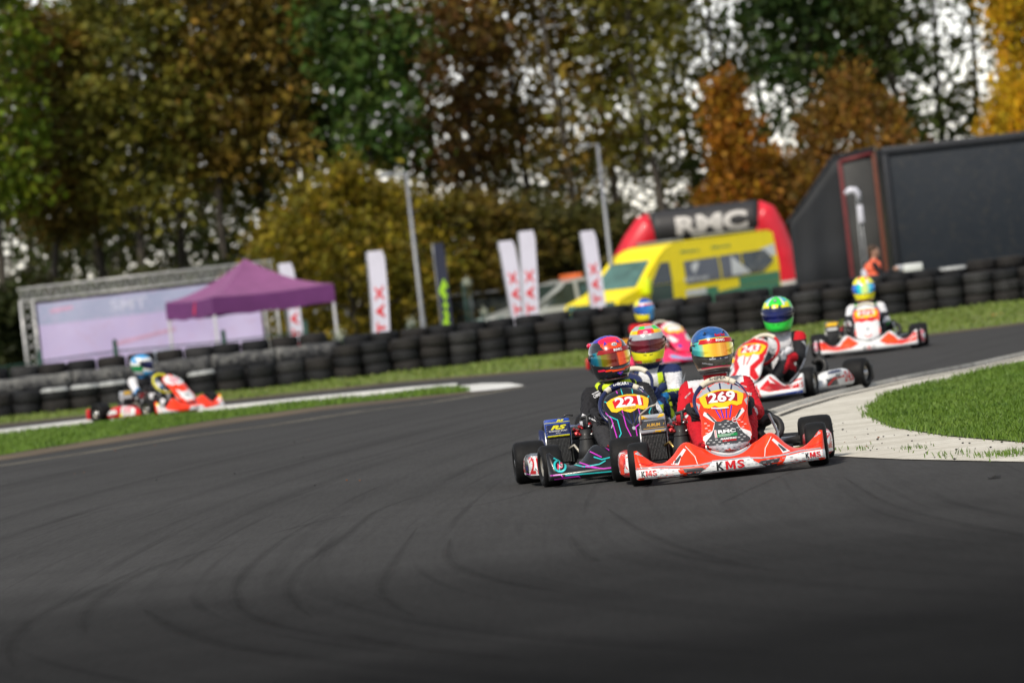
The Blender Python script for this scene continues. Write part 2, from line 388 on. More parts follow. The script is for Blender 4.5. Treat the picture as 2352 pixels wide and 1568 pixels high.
def pod_base(sgn, m):
    mb = MB(); rs = []
    for i in range(17):
        t = i/16; y = -.37 + .70*t
        e = min(1, 3.2*min(t, 1-t) + .35)
        hi = .075 + (.105 + .03*math.sin(t*math.pi*.9))*e; xo = .585 + .075*min(1, t*3.5)**.6 * min(1, (1-t)*6 + .6); xi = .50
        rs.append([(sgn*xi, y, .055), (sgn*(xo-.02), y, .05), (sgn*xo, y, .068), (sgn*(xo+.004), y, (.07+hi)/2), (sgn*xo, y, hi-.03), (sgn*(xo-.012), y, hi-.01), (sgn*(xo-.04), y, hi), (sgn*(xi+.04), y, hi-.006), (sgn*xi, y, hi-.03)])
    mb.rings(rs, m, True); return mb.bake()

def plate(mb, fn, txt, inner=None, band=None, dig=None, z=.468, slant=0.0, lay=2):
    P = lambda pts: [(x, z - .468 + q) for x, q in pts]
    mb.decal(poly(P([(-.136, .487), (-.10, .508), (-.05, .522), (0, .527), (.05, .522), (.10, .508), (.136, .487), (.132, .466), (.115, .428), (.085, .421), (.05, .434), (.025, .421), (0, .412), (-.025, .421), (-.05, .434), (-.085, .421), (-.115, .428), (-.132, .466)])), band or YEL, fn, lay)
    mb.decal(poly(P([(-.098, .492), (-.05, .512), (0, .519), (.05, .512), (.098, .492), (.092, .445), (.05, .458), (0, .447), (-.05, .458), (-.092, .445)])), inner or DRED, fn, lay+1)
    if txt: mb.decal(text(txt, 0, z+.013, .062, .165, slant, .035), dig or WHITE, fn, lay+2, .012)

def kart(name, loc, yaw, label, S, steer=0.0, group='racing karts on the track'):
    root = empty('racing_kart', loc, yaw, label, 'kart', group)
    detail = S.get('detail', True)
    # chassis
    mb = MB(); r = .016
    for sx in (-1, 1):
        mb.tube([(sx*.30, .62, .07), (sx*.30, .2, .065), (sx*.26, -.1, .06), (sx*.20, -.45, .06), (sx*.20, -.72, .065)], r, FRAMEG, 8)
        mb.tube([(sx*.28, -.25, .07), (sx*.60, -.30, .07), (sx*.62, .20, .07), (sx*.30, .28, .07)], .011, METAL, 8)
        mb.tube([(sx*.20, -.525, .07), (sx*.36, -.525, .12)], .014, FRAMEG, 8)
    for y in (-.70, -.45, -.1, .3, .6): mb.tube([(-.29 if y > -.2 else -.2, y, .062), (.29 if y > -.2 else .2, y, .062)], r, FRAMEG, 8)
    mb.tube([(-.05, -.42, .08), (-.02, -.25, .36), (0, -.2, .44)], .010, METAL, 8)
    mb.tube([(.06, -.62, .07), (.05, -.5, .30), (.03, -.4, .40)], .010, FRAMEG, 8); mb.tube([(-.06, -.62, .07), (-.05, -.5, .30), (-.03, -.4, .40)], .010, FRAMEG, 8)
    mb.build('frame', root)
    mb = MB(); mb.tube([(-.70, .525, .139), (.70, .525, .139)], .025, METAL, 12); mb.build('rear_axle', root)
    mb = MB(); mb.box((0, -.33, .042), (.42, .72, .006), DMETAL, .002); mb.build('floor_tray', root)
    # seat
    mb = MB(); rs = []
    for i in range(11):
        t = i/10; y = .05 + .43*t; h = .06 + .30*max(0, t-.45)**1.1*1.6
        rs.append([((-.19 - .02*t)*math.cos(R(a)), y + .04*math.sin(R(a)), .055 + h + (.16*abs(math.cos(R(a)))**2.5)) for a in range(0, 181, 15)])
    mb.rings(rs, SEATM, False, None, True, False); mb.build('seat', root)
    # bodywork
    F = fairing_base(S['main']); fn = F.caster(*FRONT)
    P = panel_base(S['panel']); pf = P.caster(*FRONT)
    S['paint'](F, fn, P, pf)
    if S.get('plate'): plate(P, pf, *S['plate'])
    F.build('front_fairing', root); P.build('front_panel', root)
    for sgn in (-1, 1):
        B = pod_base(sgn, S['pod']); sf = B.caster(*(SIDE_P if sgn > 0 else SIDE_N)); ff = B.caster(*FRONT)
        S['podpaint'](B, sf, ff, sgn); B.build('side_pod', root)
    mb = MB(); rb = S.get('rear', MATTE)
    mb.tube([(-.60, .76, .13), (-.3, .775, .14), (.3, .775, .14), (.60, .76, .13)], .045, rb, 10)
    for sx in (-1, 1): mb.box((sx*.625, .745, .135), (.10, .07, .15), rb, .022)
    mb.build('rear_bumper', root)
    # wheels
    for sx in (-1, 1):
        for y, k, xx, hh in ((-.525, 'f', .545, .133), (.525, 'r', .600, .139)):
            o = bpy.data.objects.new('wheel', SH['w'+k]); COL.objects.link(o); o.parent = root; o.location = (sx*xx, y, hh); o.rotation_euler = (0, 0, (steer if k == 'f' else 0) + (math.pi if sx < 0 else 0))
            t = bpy.data.objects.new('tyre', SH['t'+k]); COL.objects.link(t); t.parent = o
    # steering wheel
    T = Matrix.Translation((0, -.205, .453)) @ Matrix.Rotation(R(55), 4, 'X')
    mb = MB(); RR = .160
    mb.tube([(RR*math.cos(a), RR*math.sin(a), 0) for a in [2*math.pi*k/36 for k in range(36)]], .0135, S.get('wheel', NAVY), 10, True, True, T)
    for a in (90, 210, 330): mb.box((RR*.5*math.cos(R(a)), RR*.5*math.sin(R(a)), -.01), (RR, .022, .005), DMETAL, .002, T @ Matrix.Identity(4)) if a == 90 and False else mb.tube([(0, 0, -.02), (RR*.97*math.cos(R(a)), RR*.97*math.sin(R(a)), 0)], .007, DMETAL, 6, False, True, T)
    top = [(RR*math.cos(R(a)), RR*math.sin(R(a)), 0) for a in range(48, 133, 4)]
    mb.tube(top, .0195, S.get('wheeltop', CREAM), 12, False, True, T)
    if S.get('badge'):
        bc, txt, col = S['badge']
        mb.tube([(RR*math.cos(R(a)), RR*math.sin(R(a)), 0) for a in range(62, 119, 4)], .0212, bc, 12, False, True, T)
        mb.bake(); wf = mb.caster(*FRONT)
        mb.decal(text(txt, 0, .594, .018, .105, 0, .03), col, wf, 1, .01)
    mb.build('steering_wheel', root)
    # radiator with sticker box (kart's right hand side)
    rx = -.425
    mb = MB(); mb.box((rx, .12, .225), (.155, .045, .21), DMETAL, .006); mb.tube([(rx-.082, .12, .12), (rx-.082, .12, .33)], .008, METAL, 6); mb.tube([(rx+.082, .12, .12), (rx+.082, .12, .33)], .008, METAL, 6); ro = mb.build('radiator', root)
    if detail:
        mb = MB()
        for k in range(15): mb.box((rx-.066+.0094*k, .092, .205), (.0045, .012, .155), FINS)
        mb.build('fin', ro)['kind'] = 'stuff'
    mb = MB(); mb.box((rx, .135, .352), (.165, .11, .115), S['box'], .01, None, 2, None, (1, .72)); mb.bake(); bf = mb.caster(*FRONT); bt = mb.caster(*TOP)
    S['boxpaint'](mb, bf, rx, bt); mb.build('sticker_box', root)
    # engine, air boot, carburettor fittings
    mb = MB(); mb.box((-.27, .34, .17), (.17, .2, .18), DMETAL, .02); mb.tube([(-.27, .34, .24), (-.27, .33, .34)], [.075, .06], DMETAL, 16)
    for k in range(4): mb.tube([(-.27, .34, .25+.022*k), (-.27, .34, .256+.022*k)], .085, DMETAL, 18)
    mb.build('engine', root)
    mb = MB(); ax = -.262; mb_off = Matrix.Translation((0, -.12, 0))
    mb.box((ax, .02, .10), (.155, .17, .09), MATTE, .025); mb.tube([(ax-.004, .02, .12), (ax-.002, .025, .20), (ax, .03, .28), (ax, .035, .325)], [.066, .056, .040, .036], MATTE, 16, False, True, None)
    mb.tube([(ax, .03, .262), (ax, .03, .276)], .046, MATTE, 14); mb.build('air_intake_boot', root, (0, -.13, 0))
    mb = MB()
    for dx, dy, dz, s in ((-.055, 0, .305, .022), (.05, .0, .30, .024), (-.03, .01, .345, .018), (.035, .01, .352, .022), (.075, .02, .33, .015), (-.07, .02, .335, .013)):
        mb.box((0, 0, 0), (s*1.5, s*1.3, s*1.1), RANOD, s*.25, Matrix.Translation((ax+dx, .04+dy, dz)) @ Euler((dx*20, dz*9, dy*60)).to_matrix().to_4x4()); mb.tube([(ax+dx, .02+dy, dz), (ax+dx*.6, -.002+dy, dz-.012)], s*.35, METAL if dx > 0 else RANOD, 8)
    mb.tube([(ax-.06, .03, .30), (ax+.06, .03, .30)], .012, RANOD, 8); mb.tube([(ax+.02, .05, .31), (ax+.02, .05, .41)], .012, DMETAL, 8); mb.tube([(ax-.02, .05, .40), (ax+.05, .05, .415), (ax+.06, .1, .40)], .011, DMETAL, 8)
    mb.build('carburettor', root, (0, -.12, 0))
    # exhaust silencer loop on the kart's other side and hoses
    mb = MB(); 
    lp = [(.31 + .068*math.cos(R(a)), .34 + .02*math.sin(R(a)), .235 + .068*math.sin(R(a))) for a in range(150, -181, -20)]
    mb.tube(lp, [.023]*6 + [.024]*(len(lp)-6), MATTE, 12); mb.tube([(.30, .42, .30), (.26, .52, .28), (.22, .62, .20)], .05, MATTE, 14)
    mb.build('exhaust', root)
    mb = MB(); mb.tube([(.30, -.5, .10), (.33, -.2, .22), (.30, .05, .33)], .009, METAL, 8); mb.tube([(.36, -.52, .10), (.47, -.52, .115)], .022, GOLDM if S.get('brass') else METAL, 10); mb.tube([(.25, -.50, .12), (.4, -.50, .12)], .03, DMETAL, 10)
    mb.build('track_rod', root)
    mb = MB(); mb.tube([(rx+.06, .08, .21), (rx+.09, .03, .23), (rx+.12, .0, .18), (rx+.12, .0, .13), (rx+.08, .0, .10)], .008, S.get('hose', HOSE), 8)
    mb.build('hose', root); mb = MB()
    mb.tube([(rx-.075, .1, .34), (rx-.07, .06, .42), (rx-.01, .02, .46), (rx+.03, .0, .47)] if S.get('bighose') else [(rx+.02, .15, .40), (rx+.07, .16, .43), (rx+.11, .14, .42)], .006, HOSE if S.get('bighose') else MATTE, 8)
    mb.build('hose', root)
    for sx in (-1, 1):
        mb = MB(); mb.tube([(sx*.13, -.50, .06), (sx*.13, -.56, .16), (sx*.13, -.55, .22)], .008, METAL, 8); mb.tube([(sx*.10, -.55, .215), (sx*.17, -.55, .215)], .009, RANOD, 8); mb.build('pedal', root)
    return root

# ---------------------------------------------------------------- paint schemes
def mir(pts): return [(-x, z) for x, z in pts]
def both(mb, fn, pts, m, lay=0):
    mb.decal(poly(pts), m, fn, lay); mb.decal(poly(mir(pts)), m, fn, lay)
def micro(mb, fn, txt, m, x0, x1, z0, z1, dx, dz, h, lay=3, rnd=.3):
    z = z0; k = 0
    while z <= z1:
        x = x0 + (dx/2 if k % 2 else 0)
        while x <= x1:
            if random.random() > rnd: mb.decal(text(txt, x, z, h, None, 0, .02), m, fn, lay, .02)
            x += dx
        z += dz; k += 1
def arc(cx, cz, r, a0, a1, n=14, ry=None): return [(cx + r*math.cos(R(a0+(a1-a0)*i/n)), cz + (ry or r)*math.sin(R(a0+(a1-a0)*i/n))) for i in range(n+1)]

def paint_269(F, f, P, p):
    # white lower lip, broken by orange wedges
    for q in (lambda t: t, mir):
        F.decal(poly(q([(-.578, .044), (-.578, .108), (-.44, .104), (-.33, .092), (-.29, .060), (-.31, .044)])), WHITE, f, 0)
        F.decal(poly(q([(-.27, .044), (-.30, .088), (-.18, .083), (-.15, .062), (-.17, .044)])), DGREY, f, 0)
        F.decal(poly(q([(-.31, .052), (-.335, .092), (-.30, .088), (-.275, .046)])), ORANGE, f, 1)
        F.decal(line(q([(-.57, .116), (-.42, .112), (-.30, .100), (-.19, .098), (-.12, .106)]), .008), LGREY, f, 0)
        F.decal(poly(q([(-.57, .046), (-.57, .058), (-.53, .060), (-.535, .046)])), ORANGE, f, 1)
        # pale blades either side of the hip
        F.decal(poly(q([(-.365, .118), (-.335, .142), (-.275, .205), (-.262, .196), (-.300, .150), (-.318, .112)])), WHITE, f, 0)
        F.decal(poly(q([(-.345, .126), (-.300, .170), (-.296, .160), (-.322, .122)])), DGREY, f, 1)
        F.decal(poly(q([(-.575, .205), (-.54, .226), (-.455, .166), (-.45, .142), (-.52, .180)])), LGREY, f, 0)
        F.decal(poly(q([(-.53, .212), (-.47, .176), (-.475, .164), (-.53, .198)])), DGREY, f, 1)
        # scratches and highlights
        F.decal(line(q([(-.262, .215), (-.215, .150), (-.205, .105)]), .004), WHITE, f, 1)
        F.decal(line(q([(-.56, .150), (-.50, .128), (-.47, .135)]), .004), RED, f, 1)
        F.decal(poly(q([(-.255, .235), (-.235, .22), (-.20, .13), (-.24, .16)])), HORG, f, 0)
    o = arc(0, .262, .178, 200, 340, 16, .135); i = arc(0, .262, .150, 340, 200, 16, .108)
    F.decal(poly(o + i), LGREY, f, 0); o = arc(0, .262, .168, 202, 338, 16, .124); F.decal(poly(o + i), WHITE, f, 1)
    F.decal(poly([(-.205, .046), (-.145, .083), (-.115, .108), (.115, .108), (.145, .083), (.205, .046)]), WHITE, f, 2)
    F.decal(line([(-.19, .050), (-.14, .083), (-.112, .112), (.112, .112), (.14, .083), (.19, .05)], .005), LGREY, f, 2)
    F.decal(text('K', -.070, .079, .046, .046, 0, .03), BLACK, f, 5, .01); F.decal(letter_m(-.008, .079, .046, .060), RED, f, 5, .01); F.decal(text('S', .055, .079, .046, .044, 0, .025), RED, f, 5, .01)
    for s in (-1, 1):
        F.decal(text('K', s*.50-.036, .080, .028, .024, 0, .03), BLACK, f, 5, .008); F.decal(letter_m(s*.50-.004, .080, .028, .036), RED, f, 5, .008); F.decal(text('S', s*.50+.032, .080, .028, .026, 0, .02), RED, f, 5, .008)
    micro(F, f, 'KMS', LGREY, -.45, .45, .055, .097, .048, .014, .007)
    # front panel
    Q = lambda pts, m, l: P.decal(poly(pts), m, p, l)
    Q([(-.17, .485), (-.15, .56), (0, .60), (.15, .56), (.17, .485), (.10, .50), (0, .51), (-.10, .50)], LGREY, 0)
    for x in (-.075, 0, .075): P.decal(line([(x*1.15, .580), (x*.85, .520)], .010), NAVY, p, 1)
    P.decal(line([(-.15, .505), (-.12, .545), (-.06, .568), (0, .574), (.06, .568), (.12, .545), (.15, .505)], .006), WHITE, p, 1)
    for x, x2 in ((-.052, -.026), (-.018, -.008), (.018, .010), (.052, .030)): P.decal(line([(x, .425), (x2, .358)], .008), PURP, p, 1)
    # white brackets and the dark brick print
    for s in (1, -1):
        q = [(-.118, .405), (-.128, .385), (-.066, .335), (-.085, .290), (-.165, .250), (-.165, .215), (-.10, .20), (-.04, .33), (-.095, .392)]
        P.decal(poly([(s*x, z) for x, z in q]), WHITE, p, 0)
        P.decal(poly([(s*x, z) for x, z in [(-.108, .395), (-.098, .398), (-.058, .345), (-.068, .340)]]), DGREY, p, 1)
    Q([(-.062, .345), (-.03, .338), (0, .350), (.03, .338), (.062, .345), (.075, .30), (.098, .26), (.135, .225), (.14, .20), (-.14, .20), (-.135, .225), (-.098, .26), (-.075, .30)], DGREY, 1)
    Q([(-.138, .202), (.138, .202), (.115, .178), (.07, .160), (0, .152), (-.07, .160), (-.115, .178)], LGREY, 1)
    micro(P, p, 'KMS', WHITE, -.12, .12, .190, .34, .034, .0145, .006, 2, .25)
    micro(P, p, 'KMS', DGREY, -.09, .09, .166, .19, .034, .0125, .006, 2, .25)
    Q([(-.060, .264), (.060, .264), (.060, .290), (-.060, .290)], BLACK, 3); P.decal(text('RMC', 0, .277, .021, .108, 0, .05), WHITE, p, 4, .012)
    Q([(-.060, .246), (.060, .246), (.060, .264), (-.060, .264)], GREEN, 3); P.decal(text('ULTIMATE KARTING', -.008, .259, .005, .09, 0, .02), WHITE, p, 4, .02); P.decal(text('CHAMPIONSHIP', -.016, .251, .005, .07, 0, .02), WHITE, p, 4, .02)
    Q([(-.076, .244), (-.062, .244), (-.062, .290), (-.076, .290)], WHITE, 3); P.decal(text('ROTAX', -.069, .267, .009, .042, R(90), .03), RED, p, 4, .012)
    P.decal(text('KARTING', .004, .234, .011, .10, 0, .05, .3), WHITE, p, 3, .012); P.decal(text('RACEWEAR', .008, .222, .011, .085, 0, .04, .2), RED, p, 4, .012)
    P.decal(disc(.056, .338, .016), WHITE, p, 3); P.decal(disc(.056, .338, .013), DRED, p, 4); P.decal(line([(.046, .338), (.066, .340)], .004), WHITE, p, 5)
    for s in (1, -1):
        P.decal(line([(s*.118, .440), (s*.10, .430), (s*.09, .420)], .005), DGREY, p, 1); P.decal(line([(s*.15, .42), (s*.12, .36), (s*.10, .33)], .004), RED, p, 1)
        P.decal(poly([(s*.165, .47), (s*.135, .45), (s*.150, .41), (s*.165, .40)]), LGREY, p, 0)
    P.decal(line([(-.07, .420), (-.02, .413), (.03, .413)], .007), WHITE, p, 6)
def pod_269(B, s, f, sg):
    B.decal(poly([(-.33*sg if False else -.30, .07), (-.30, .19), (.26, .205), (.26, .07)]), WHITE, s, 0)
    B.decal(text('269', -.04, .135, .105, .26, 0, .03), RED, s, 1, .03); B.decal(poly([(.12, .07), (.26, .07), (.26, .20), (.17, .20)]), ORANGE, s, 1)
    B.decal(poly([(sg*.58, .08), (sg*.69, .08), (sg*.69, .20), (sg*.58, .19)]), WHITE, f, 0); B.decal(text('9' if sg < 0 else '2', sg*.645, .14, .10, .04, 0, .05), RED, f, 1, .02)
def box_269(mb, f, x, t):
    mb.decal(poly([(x-.082, .385), (x-.02, .385), (x-.06, .408), (x-.082, .408)]), YEL, f, 0); mb.decal(poly([(x+.03, .385), (x+.082, .395), (x+.082, .408), (x+.05, .408)]), YEL, f, 0)
    mb.decal(poly([(x-.082, .318), (x+.082, .318), (x+.082, .372), (x-.082, .372)]), DGREY, f, 0)
    mb.decal(text('AURUM', x+.002, .345, .020, .085, 0, .04), GOLD, f, 1, .01); mb.decal(text('7', x+.068, .345, .012, None, 0, .02, .2), GOLD, f, 1, .01)
    mb.decal(line([(x-.06, .325), (x+.07, .325)], .003), GOLD, f, 1); mb.decal(poly([(x-.01, .296), (x+.05, .296), (x+.07, .308), (x+.01, .308)]), YEL, f, 0)
    mb.decal(poly([(x-.06, .12), (x+.0, .12), (x-.03, .18), (x-.08, .18)]), YEL, t, 0); mb.decal(poly([(x+.0, .11), (x+.03, .11), (x+.01, .18), (x-.02, .18)]), DGREY, t, 0)

def paint_221(F, f, P, p):
    for pts, m in (([(-.55, .055), (-.40, .058), (-.385, .040)], MAG), ([(-.48, .072), (-.30, .068), (-.18, .066), (-.165, .05)], CYAN), ([(-.57, .080), (-.51, .080), (-.50, .066)], MAG), ([(-.44, .140), (-.36, .112), (-.26, .118), (-.22, .135)], CYAN), ([(-.37, .116), (-.24, .088), (-.05, .092)], MAG),
                   ([(-.42, .16), (-.33, .118), (-.27, .095)], MAG), ([(-.30, .20), (-.24, .16)], MAG), ([(-.285, .165), (-.24, .145), (-.13, .158)], CYAN), ([(-.20, .215), (-.15, .165)], MAG), ([(.10, .07), (.30, .066), (.42, .07)], CYAN), ([(.2, .2), (.28, .14), (.4, .12)], MAG)):
        F.decal(line(pts, .007), m, f, 1)
    c = (-.505, .135)
    F.decal(poly(arc(c[0], c[1], .043, 0, 360, 20) + arc(c[0], c[1], .030, 360, 0, 20)), CYAN, f, 1)
    for a in (20, 55, 90, 125, 160): F.decal(line([(c[0]+.004, c[1]+.035), (c[0]+.004+.038*math.cos(R(a)), c[1]+.040+.026*math.sin(R(a)))], .009), CYAN if a != 90 else GREEN, f, 2)
    F.decal(line([(c[0]-.008, c[1]-.028), (c[0]+.004, c[1]+.035)], .007), CYAN, f, 2); F.decal(text('A7', c[0], c[1]-.002, .034, .046, R(12), .03), PINK, f, 3, .01); F.decal(text('A7', c[0]+.003, c[1]-.005, .020, .03, R(12), .02), WHITE, f, 4, .01)
    for pts, m in (([(-.162, .505), (-.115, .48), (-.10, .455)], CYAN), ([(-.145, .41), (-.09, .375), (-.085, .29), (-.10, .27)], CYAN), ([(-.155, .43), (-.125, .385), (-.115, .26)], MAG), ([(-.05, .43), (-.045, .33), (-.02, .24), (.01, .26), (.012, .32), (.04, .335)], MAG), ([(.055, .43), (.06, .35), (.035, .30), (.07, .27), (.065, .21)], MAG),
                   ([(-.03, .58), (-.025, .53)], CYAN), ([(.045, .58), (.04, .53)], CYAN), ([(.13, .49), (.16, .515)], CYAN), ([(-.09, .56), (-.06, .57), (-.055, .54)], MAG), ([(.08, .575), (.11, .555), (.11, .53)], MAG), ([(.15, .44), (.12, .40), (.13, .36)], CYAN), ([(-.06, .20), (.06, .215)], MAG), ([(-.12, .36), (-.135, .33)], LGREY)):
        P.decal(line(pts, .006), m, p, 1)
    for x, x2 in ((-.055, -.02), (-.02, -.006), (.022, .012), (.055, .03)): P.decal(line([(x, .42), (x2, .345)], .007), NAVY, p, 1)
    P.decal(disc(0, .315, .011), LGREY, p, 1); P.decal(line([(-.07, .42), (0, .335), (.07, .425)], .010), DGREY, p, 0)
    P.decal(text('INTERKART', 0, .438, .008, .085, 0, .02), DGREY, p, 6, .02)
def pod_221(B, s, f, sg):
    B.decal(poly([(-.32, .07), (-.32, .185), (-.12, .205), (-.12, .07)]), WHITE, s, 0); B.decal(text('221', -.22, .135, .10, .18, 0, .03), RED, s, 1, .03)
    B.decal(text('BEACH', .08, .12, .03, .14), PURP, s, 1, .03); B.decal(line([(-.1, .08), (.2, .082)], .006), MAG, s, 1)
    B.decal(poly([(sg*.60, .075), (sg*.66, .075), (sg*.66, .20), (sg*.60, .195)]), WHITE, f, 0); B.decal(text('21', sg*.63, .138, .11, .05, 0, .03), RED, f, 1, .02)
def box_221(mb, f, x, t):
    mb.decal(poly([(x-.082, .296), (x+.082, .296), (x+.082, .306), (x-.082, .306)]), LYEL, f, 0); mb.decal(poly([(x-.078, .312), (x+.078, .312), (x+.078, .376), (x-.078, .376)]), NAVY, f, 0)
    mb.decal(text('RS', x+.004, .356, .028, .105, 0, .05, .35), LYEL, f, 1, .01); mb.decal(text('ROBINSON SPORT', x, .333, .009, .12, 0, .02), WHITE, f, 1, .02); mb.decal(text('ROTAX', x, .319, .006, .03, 0, .02), WHITE, f, 1, .02)
    mb.decal(text('RS', x+.02, .398, .014, .05, 0, .05, .35), LYEL, f, 1, .01); mb.decal(line([(x-.08, .388), (x+.08, .388)], .003), LYEL, f, 1)

def paint_243(F, f, P, p):
    for q in (lambda t: t, mir):
        F.decal(poly(q([(-.578, .10), (-.30, .085), (-.20, .12), (-.26, .20), (-.33, .125), (-.50, .128), (-.578, .15)])), RED, f, 0)
        F.decal(poly(q([(-.578, .05), (-.578, .075), (-.30, .055), (-.24, .045)])), BLUE, f, 0); F.decal(line(q([(-.57, .175), (-.45, .145), (-.36, .14), (-.27, .215)]), .014), RED, f, 1)
        F.decal(line(q([(-.15, .15), (-.20, .10), (-.22, .05)]), .02), RED, f, 1); F.decal(line(q([(-.50, .115), (-.32, .10)]), .008), DGREY, f, 1)
        P.decal(poly(q([(-.17, .36), (-.17, .46), (-.10, .50), (-.10, .40)])), RED, p, 0); F.decal(poly(q([(-.44, .11), (-.33, .10), (-.26, .11), (-.30, .165)])), DRED, f, 2)
        P.decal(poly(q([(-.17, .40), (-.12, .405), (-.05, .33), (-.07, .25), (-.12, .20), (-.155, .22), (-.10, .30)])), RED, p, 0)
        P.decal(line(q([(-.03, .42), (-.015, .35)]), .012), RED, p, 1); P.decal(line(q([(-.14, .34), (-.16, .26)]), .01), LGREY, p, 1)
    P.decal(poly([(-.18, .42), (-.18, .50), (-.12, .57), (0, .60), (.12, .57), (.18, .50), (.18, .42), (.10, .45), (0, .44), (-.10, .45)]), RED, p, 0)
    P.decal(text('ROTAX', 0, .20, .018, .10), DGREY, p, 1)
def pod_243(B, s, f, sg):
    B.decal(text('243', .16, .135, .10, .22, 0, .03), RED, s, 2, .03); B.decal(poly([(-.3, .07), (-.1, .07), (-.15, .15), (-.3, .13)]), DGREY, s, 0); B.decal(line([(-.28, .08), (-.2, .13), (.05, .14)], .02), RED, s, 1); B.decal(text('RMC', -.09, .15, .04, .12, 0, .04), DGREY, s, 2, .03)
    B.decal(poly([(-.25, .175), (.02, .185), (.0, .205), (-.25, .20)]), NAVY, s, 1)
def box_plain(mb, f, x, t): mb.decal(poly([(x-.08, .36), (x+.05, .36), (x+.08, .40), (x-.05, .40)]), YEL, f, 0); mb.decal(poly([(x-.06, .31), (x+.06, .31), (x+.06, .335), (x-.06, .335)]), WHITE, f, 0); mb.decal(poly([(x-.05, .1), (x+.05, .1), (x+.05, .2), (x-.05, .2)]), YEL, t, 0)
def paint_oran(F, f, P, p):
    for q in (lambda t: t, mir):
        F.decal(poly(q([(-.578, .10), (-.578, .196), (-.50, .19), (-.40, .125), (-.33, .13), (-.25, .215), (-.14, .125), (-.20, .09), (-.38, .075), (-.45, .085)])), ORANGE, f, 0)
        F.decal(line(q([(-.57, .19), (-.5, .165), (-.42, .11), (-.3, .10)]), .022), RED, f, 1); F.decal(poly(q([(-.30, .14), (-.27, .205), (-.20, .15)])), RED, f, 1)
        P.decal(poly(q([(-.17, .54), (-.172, .40), (-.15, .36), (-.10, .40), (-.10, .52)])), HORG, p, 0); P.decal(poly(q([(-.17, .33), (-.17, .22), (-.13, .20), (-.135, .30)])), ORANGE, p, 0); F.decal(poly(q([(-.36, .10), (-.25, .10), (-.12, .13), (-.24, .225), (-.31, .17)])), HORG, f, 2)
    P.decal(poly([(-.13, .43), (0, .418), (.13, .43), (.12, .39), (.06, .37), (0, .385), (-.06, .37), (-.12, .39)]), RED, p, 0)
    F.decal(text('K', -.05, .075, .04, .04), DGREY, f, 2); F.decal(text('R', .0, .075, .04, .04), RED, f, 2); F.decal(text('C', .05, .075, .04, .04), DGREY, f, 2)
    P.decal(disc(0, .29, .022), LGREY, p, 1); P.decal(line(arc(0, .25, .05, 210, 330, 8), .012), RED, p, 1)
def pod_oran(B, s, f, sg):
    B.decal(poly([(-.34, .07), (-.34, .19), (-.02, .21), (-.05, .07)]), RED, s, 0); B.decal(poly([(-.28, .10), (-.28, .16), (-.10, .17), (-.10, .10)]), WHITE, s, 1); B.decal(text('27', .14, .13, .09, .15, 0, .03), PINK, s, 1, .03)
    B.decal(text('2', sg*.63, .14, .09, .05), PINK, f, 1, .02)
def paint_side(F, f, P, p):
    for q in (lambda t: t, mir):
        F.decal(poly(q([(-.578, .05), (-.578, .19), (-.50, .18), (-.46, .09), (-.30, .06), (-.30, .045)])), WHITE, f, 0); F.decal(poly(q([(-.578, .165), (-.578, .2), (-.53, .2), (-.53, .175)])), LYEL, f, 1)
        P.decal(poly(q([(-.175, .50), (-.13, .56), (-.02, .58), (-.02, .50), (-.10, .45), (-.16, .44)])), WHITE, p, 0); P.decal(poly(q([(-.10, .36), (-.11, .24), (-.06, .17), (-.03, .30)])), WHITE, p, 0)
    P.decal(poly([(-.06, .32), (.06, .32), (.07, .24), (.04, .19), (-.04, .19), (-.07, .24)]), WHITE, p, 0); P.decal(text('RMC', 0, .27, .03, .08), DGREY, p, 1); F.decal(poly([(-.15, .05), (-.1, .105), (.1, .105), (.15, .05)]), WHITE, f, 0); F.decal(text('KR', 0, .078, .035, .07), DGREY, f, 1)
    F.decal(poly([(-.09, .135), (.09, .135), (.10, .155), (-.10, .155)]), DGREY, f, 0)
def pod_side(B, s, f, sg):
    B.decal(poly([(.0, .07), (.30, .07), (.30, .20), (.05, .205)]), WHITE, s, 0); B.decal(text('77', .17, .135, .09, .15, 0, .03), PINK, s, 1, .03); B.decal(poly([(-.28, .10), (-.26, .16), (-.08, .165), (-.06, .11)]), WHITE, s, 1); B.decal(poly([(-.0, .06), (.06, .06), (.05, .10), (-.01, .10)]), LYEL, s, 2)
def paint_pink(F, f, P, p):
    for q in (lambda t: t, mir):
        F.decal(disc(q([(-.47, .105)])[0][0], .105, .055, .032), BLUE, f, 1); F.decal(poly(q([(-.30, .11), (-.12, .075), (0, .07), (0, .09), (-.14, .10), (-.26, .15), (-.32, .15)])), SBLUE, f, 0); F.decal(poly(q([(-.578, .045), (-.578, .07), (-.2, .06), (-.2, .045)])), WHITE, f, 0)
        P.decal(disc(q([(-.085, .25)])[0][0], .25, .024), BLUE, p, 1); P.decal(poly(q([(-.17, .40), (-.10, .39), (-.06, .32), (-.12, .30), (-.17, .35)])), WHITE, p, 0); P.decal(line(q([(-.03, .40), (-.05, .32), (-.02, .28)]), .02), PINK, p, 1)
    P.decal(poly([(-.16, .50), (0, .58), (.16, .50), (.1, .44), (-.1, .44)]), WHITE, p, 0)
def pod_pink(B, s, f, sg): B.decal(poly([(-.2, .08), (.2, .08), (.2, .19), (-.2, .18)]), WHITE, s, 0)
def paint_navy(F, f, P, p):
    for q in (lambda t: t, mir): F.decal(poly(q([(-.5, .06), (-.2, .06), (-.2, .10), (-.5, .10)])), WHITE, f, 0); P.decal(poly(q([(-.15, .45), (-.05, .40), (-.1, .3)])), LYEL, p, 0)
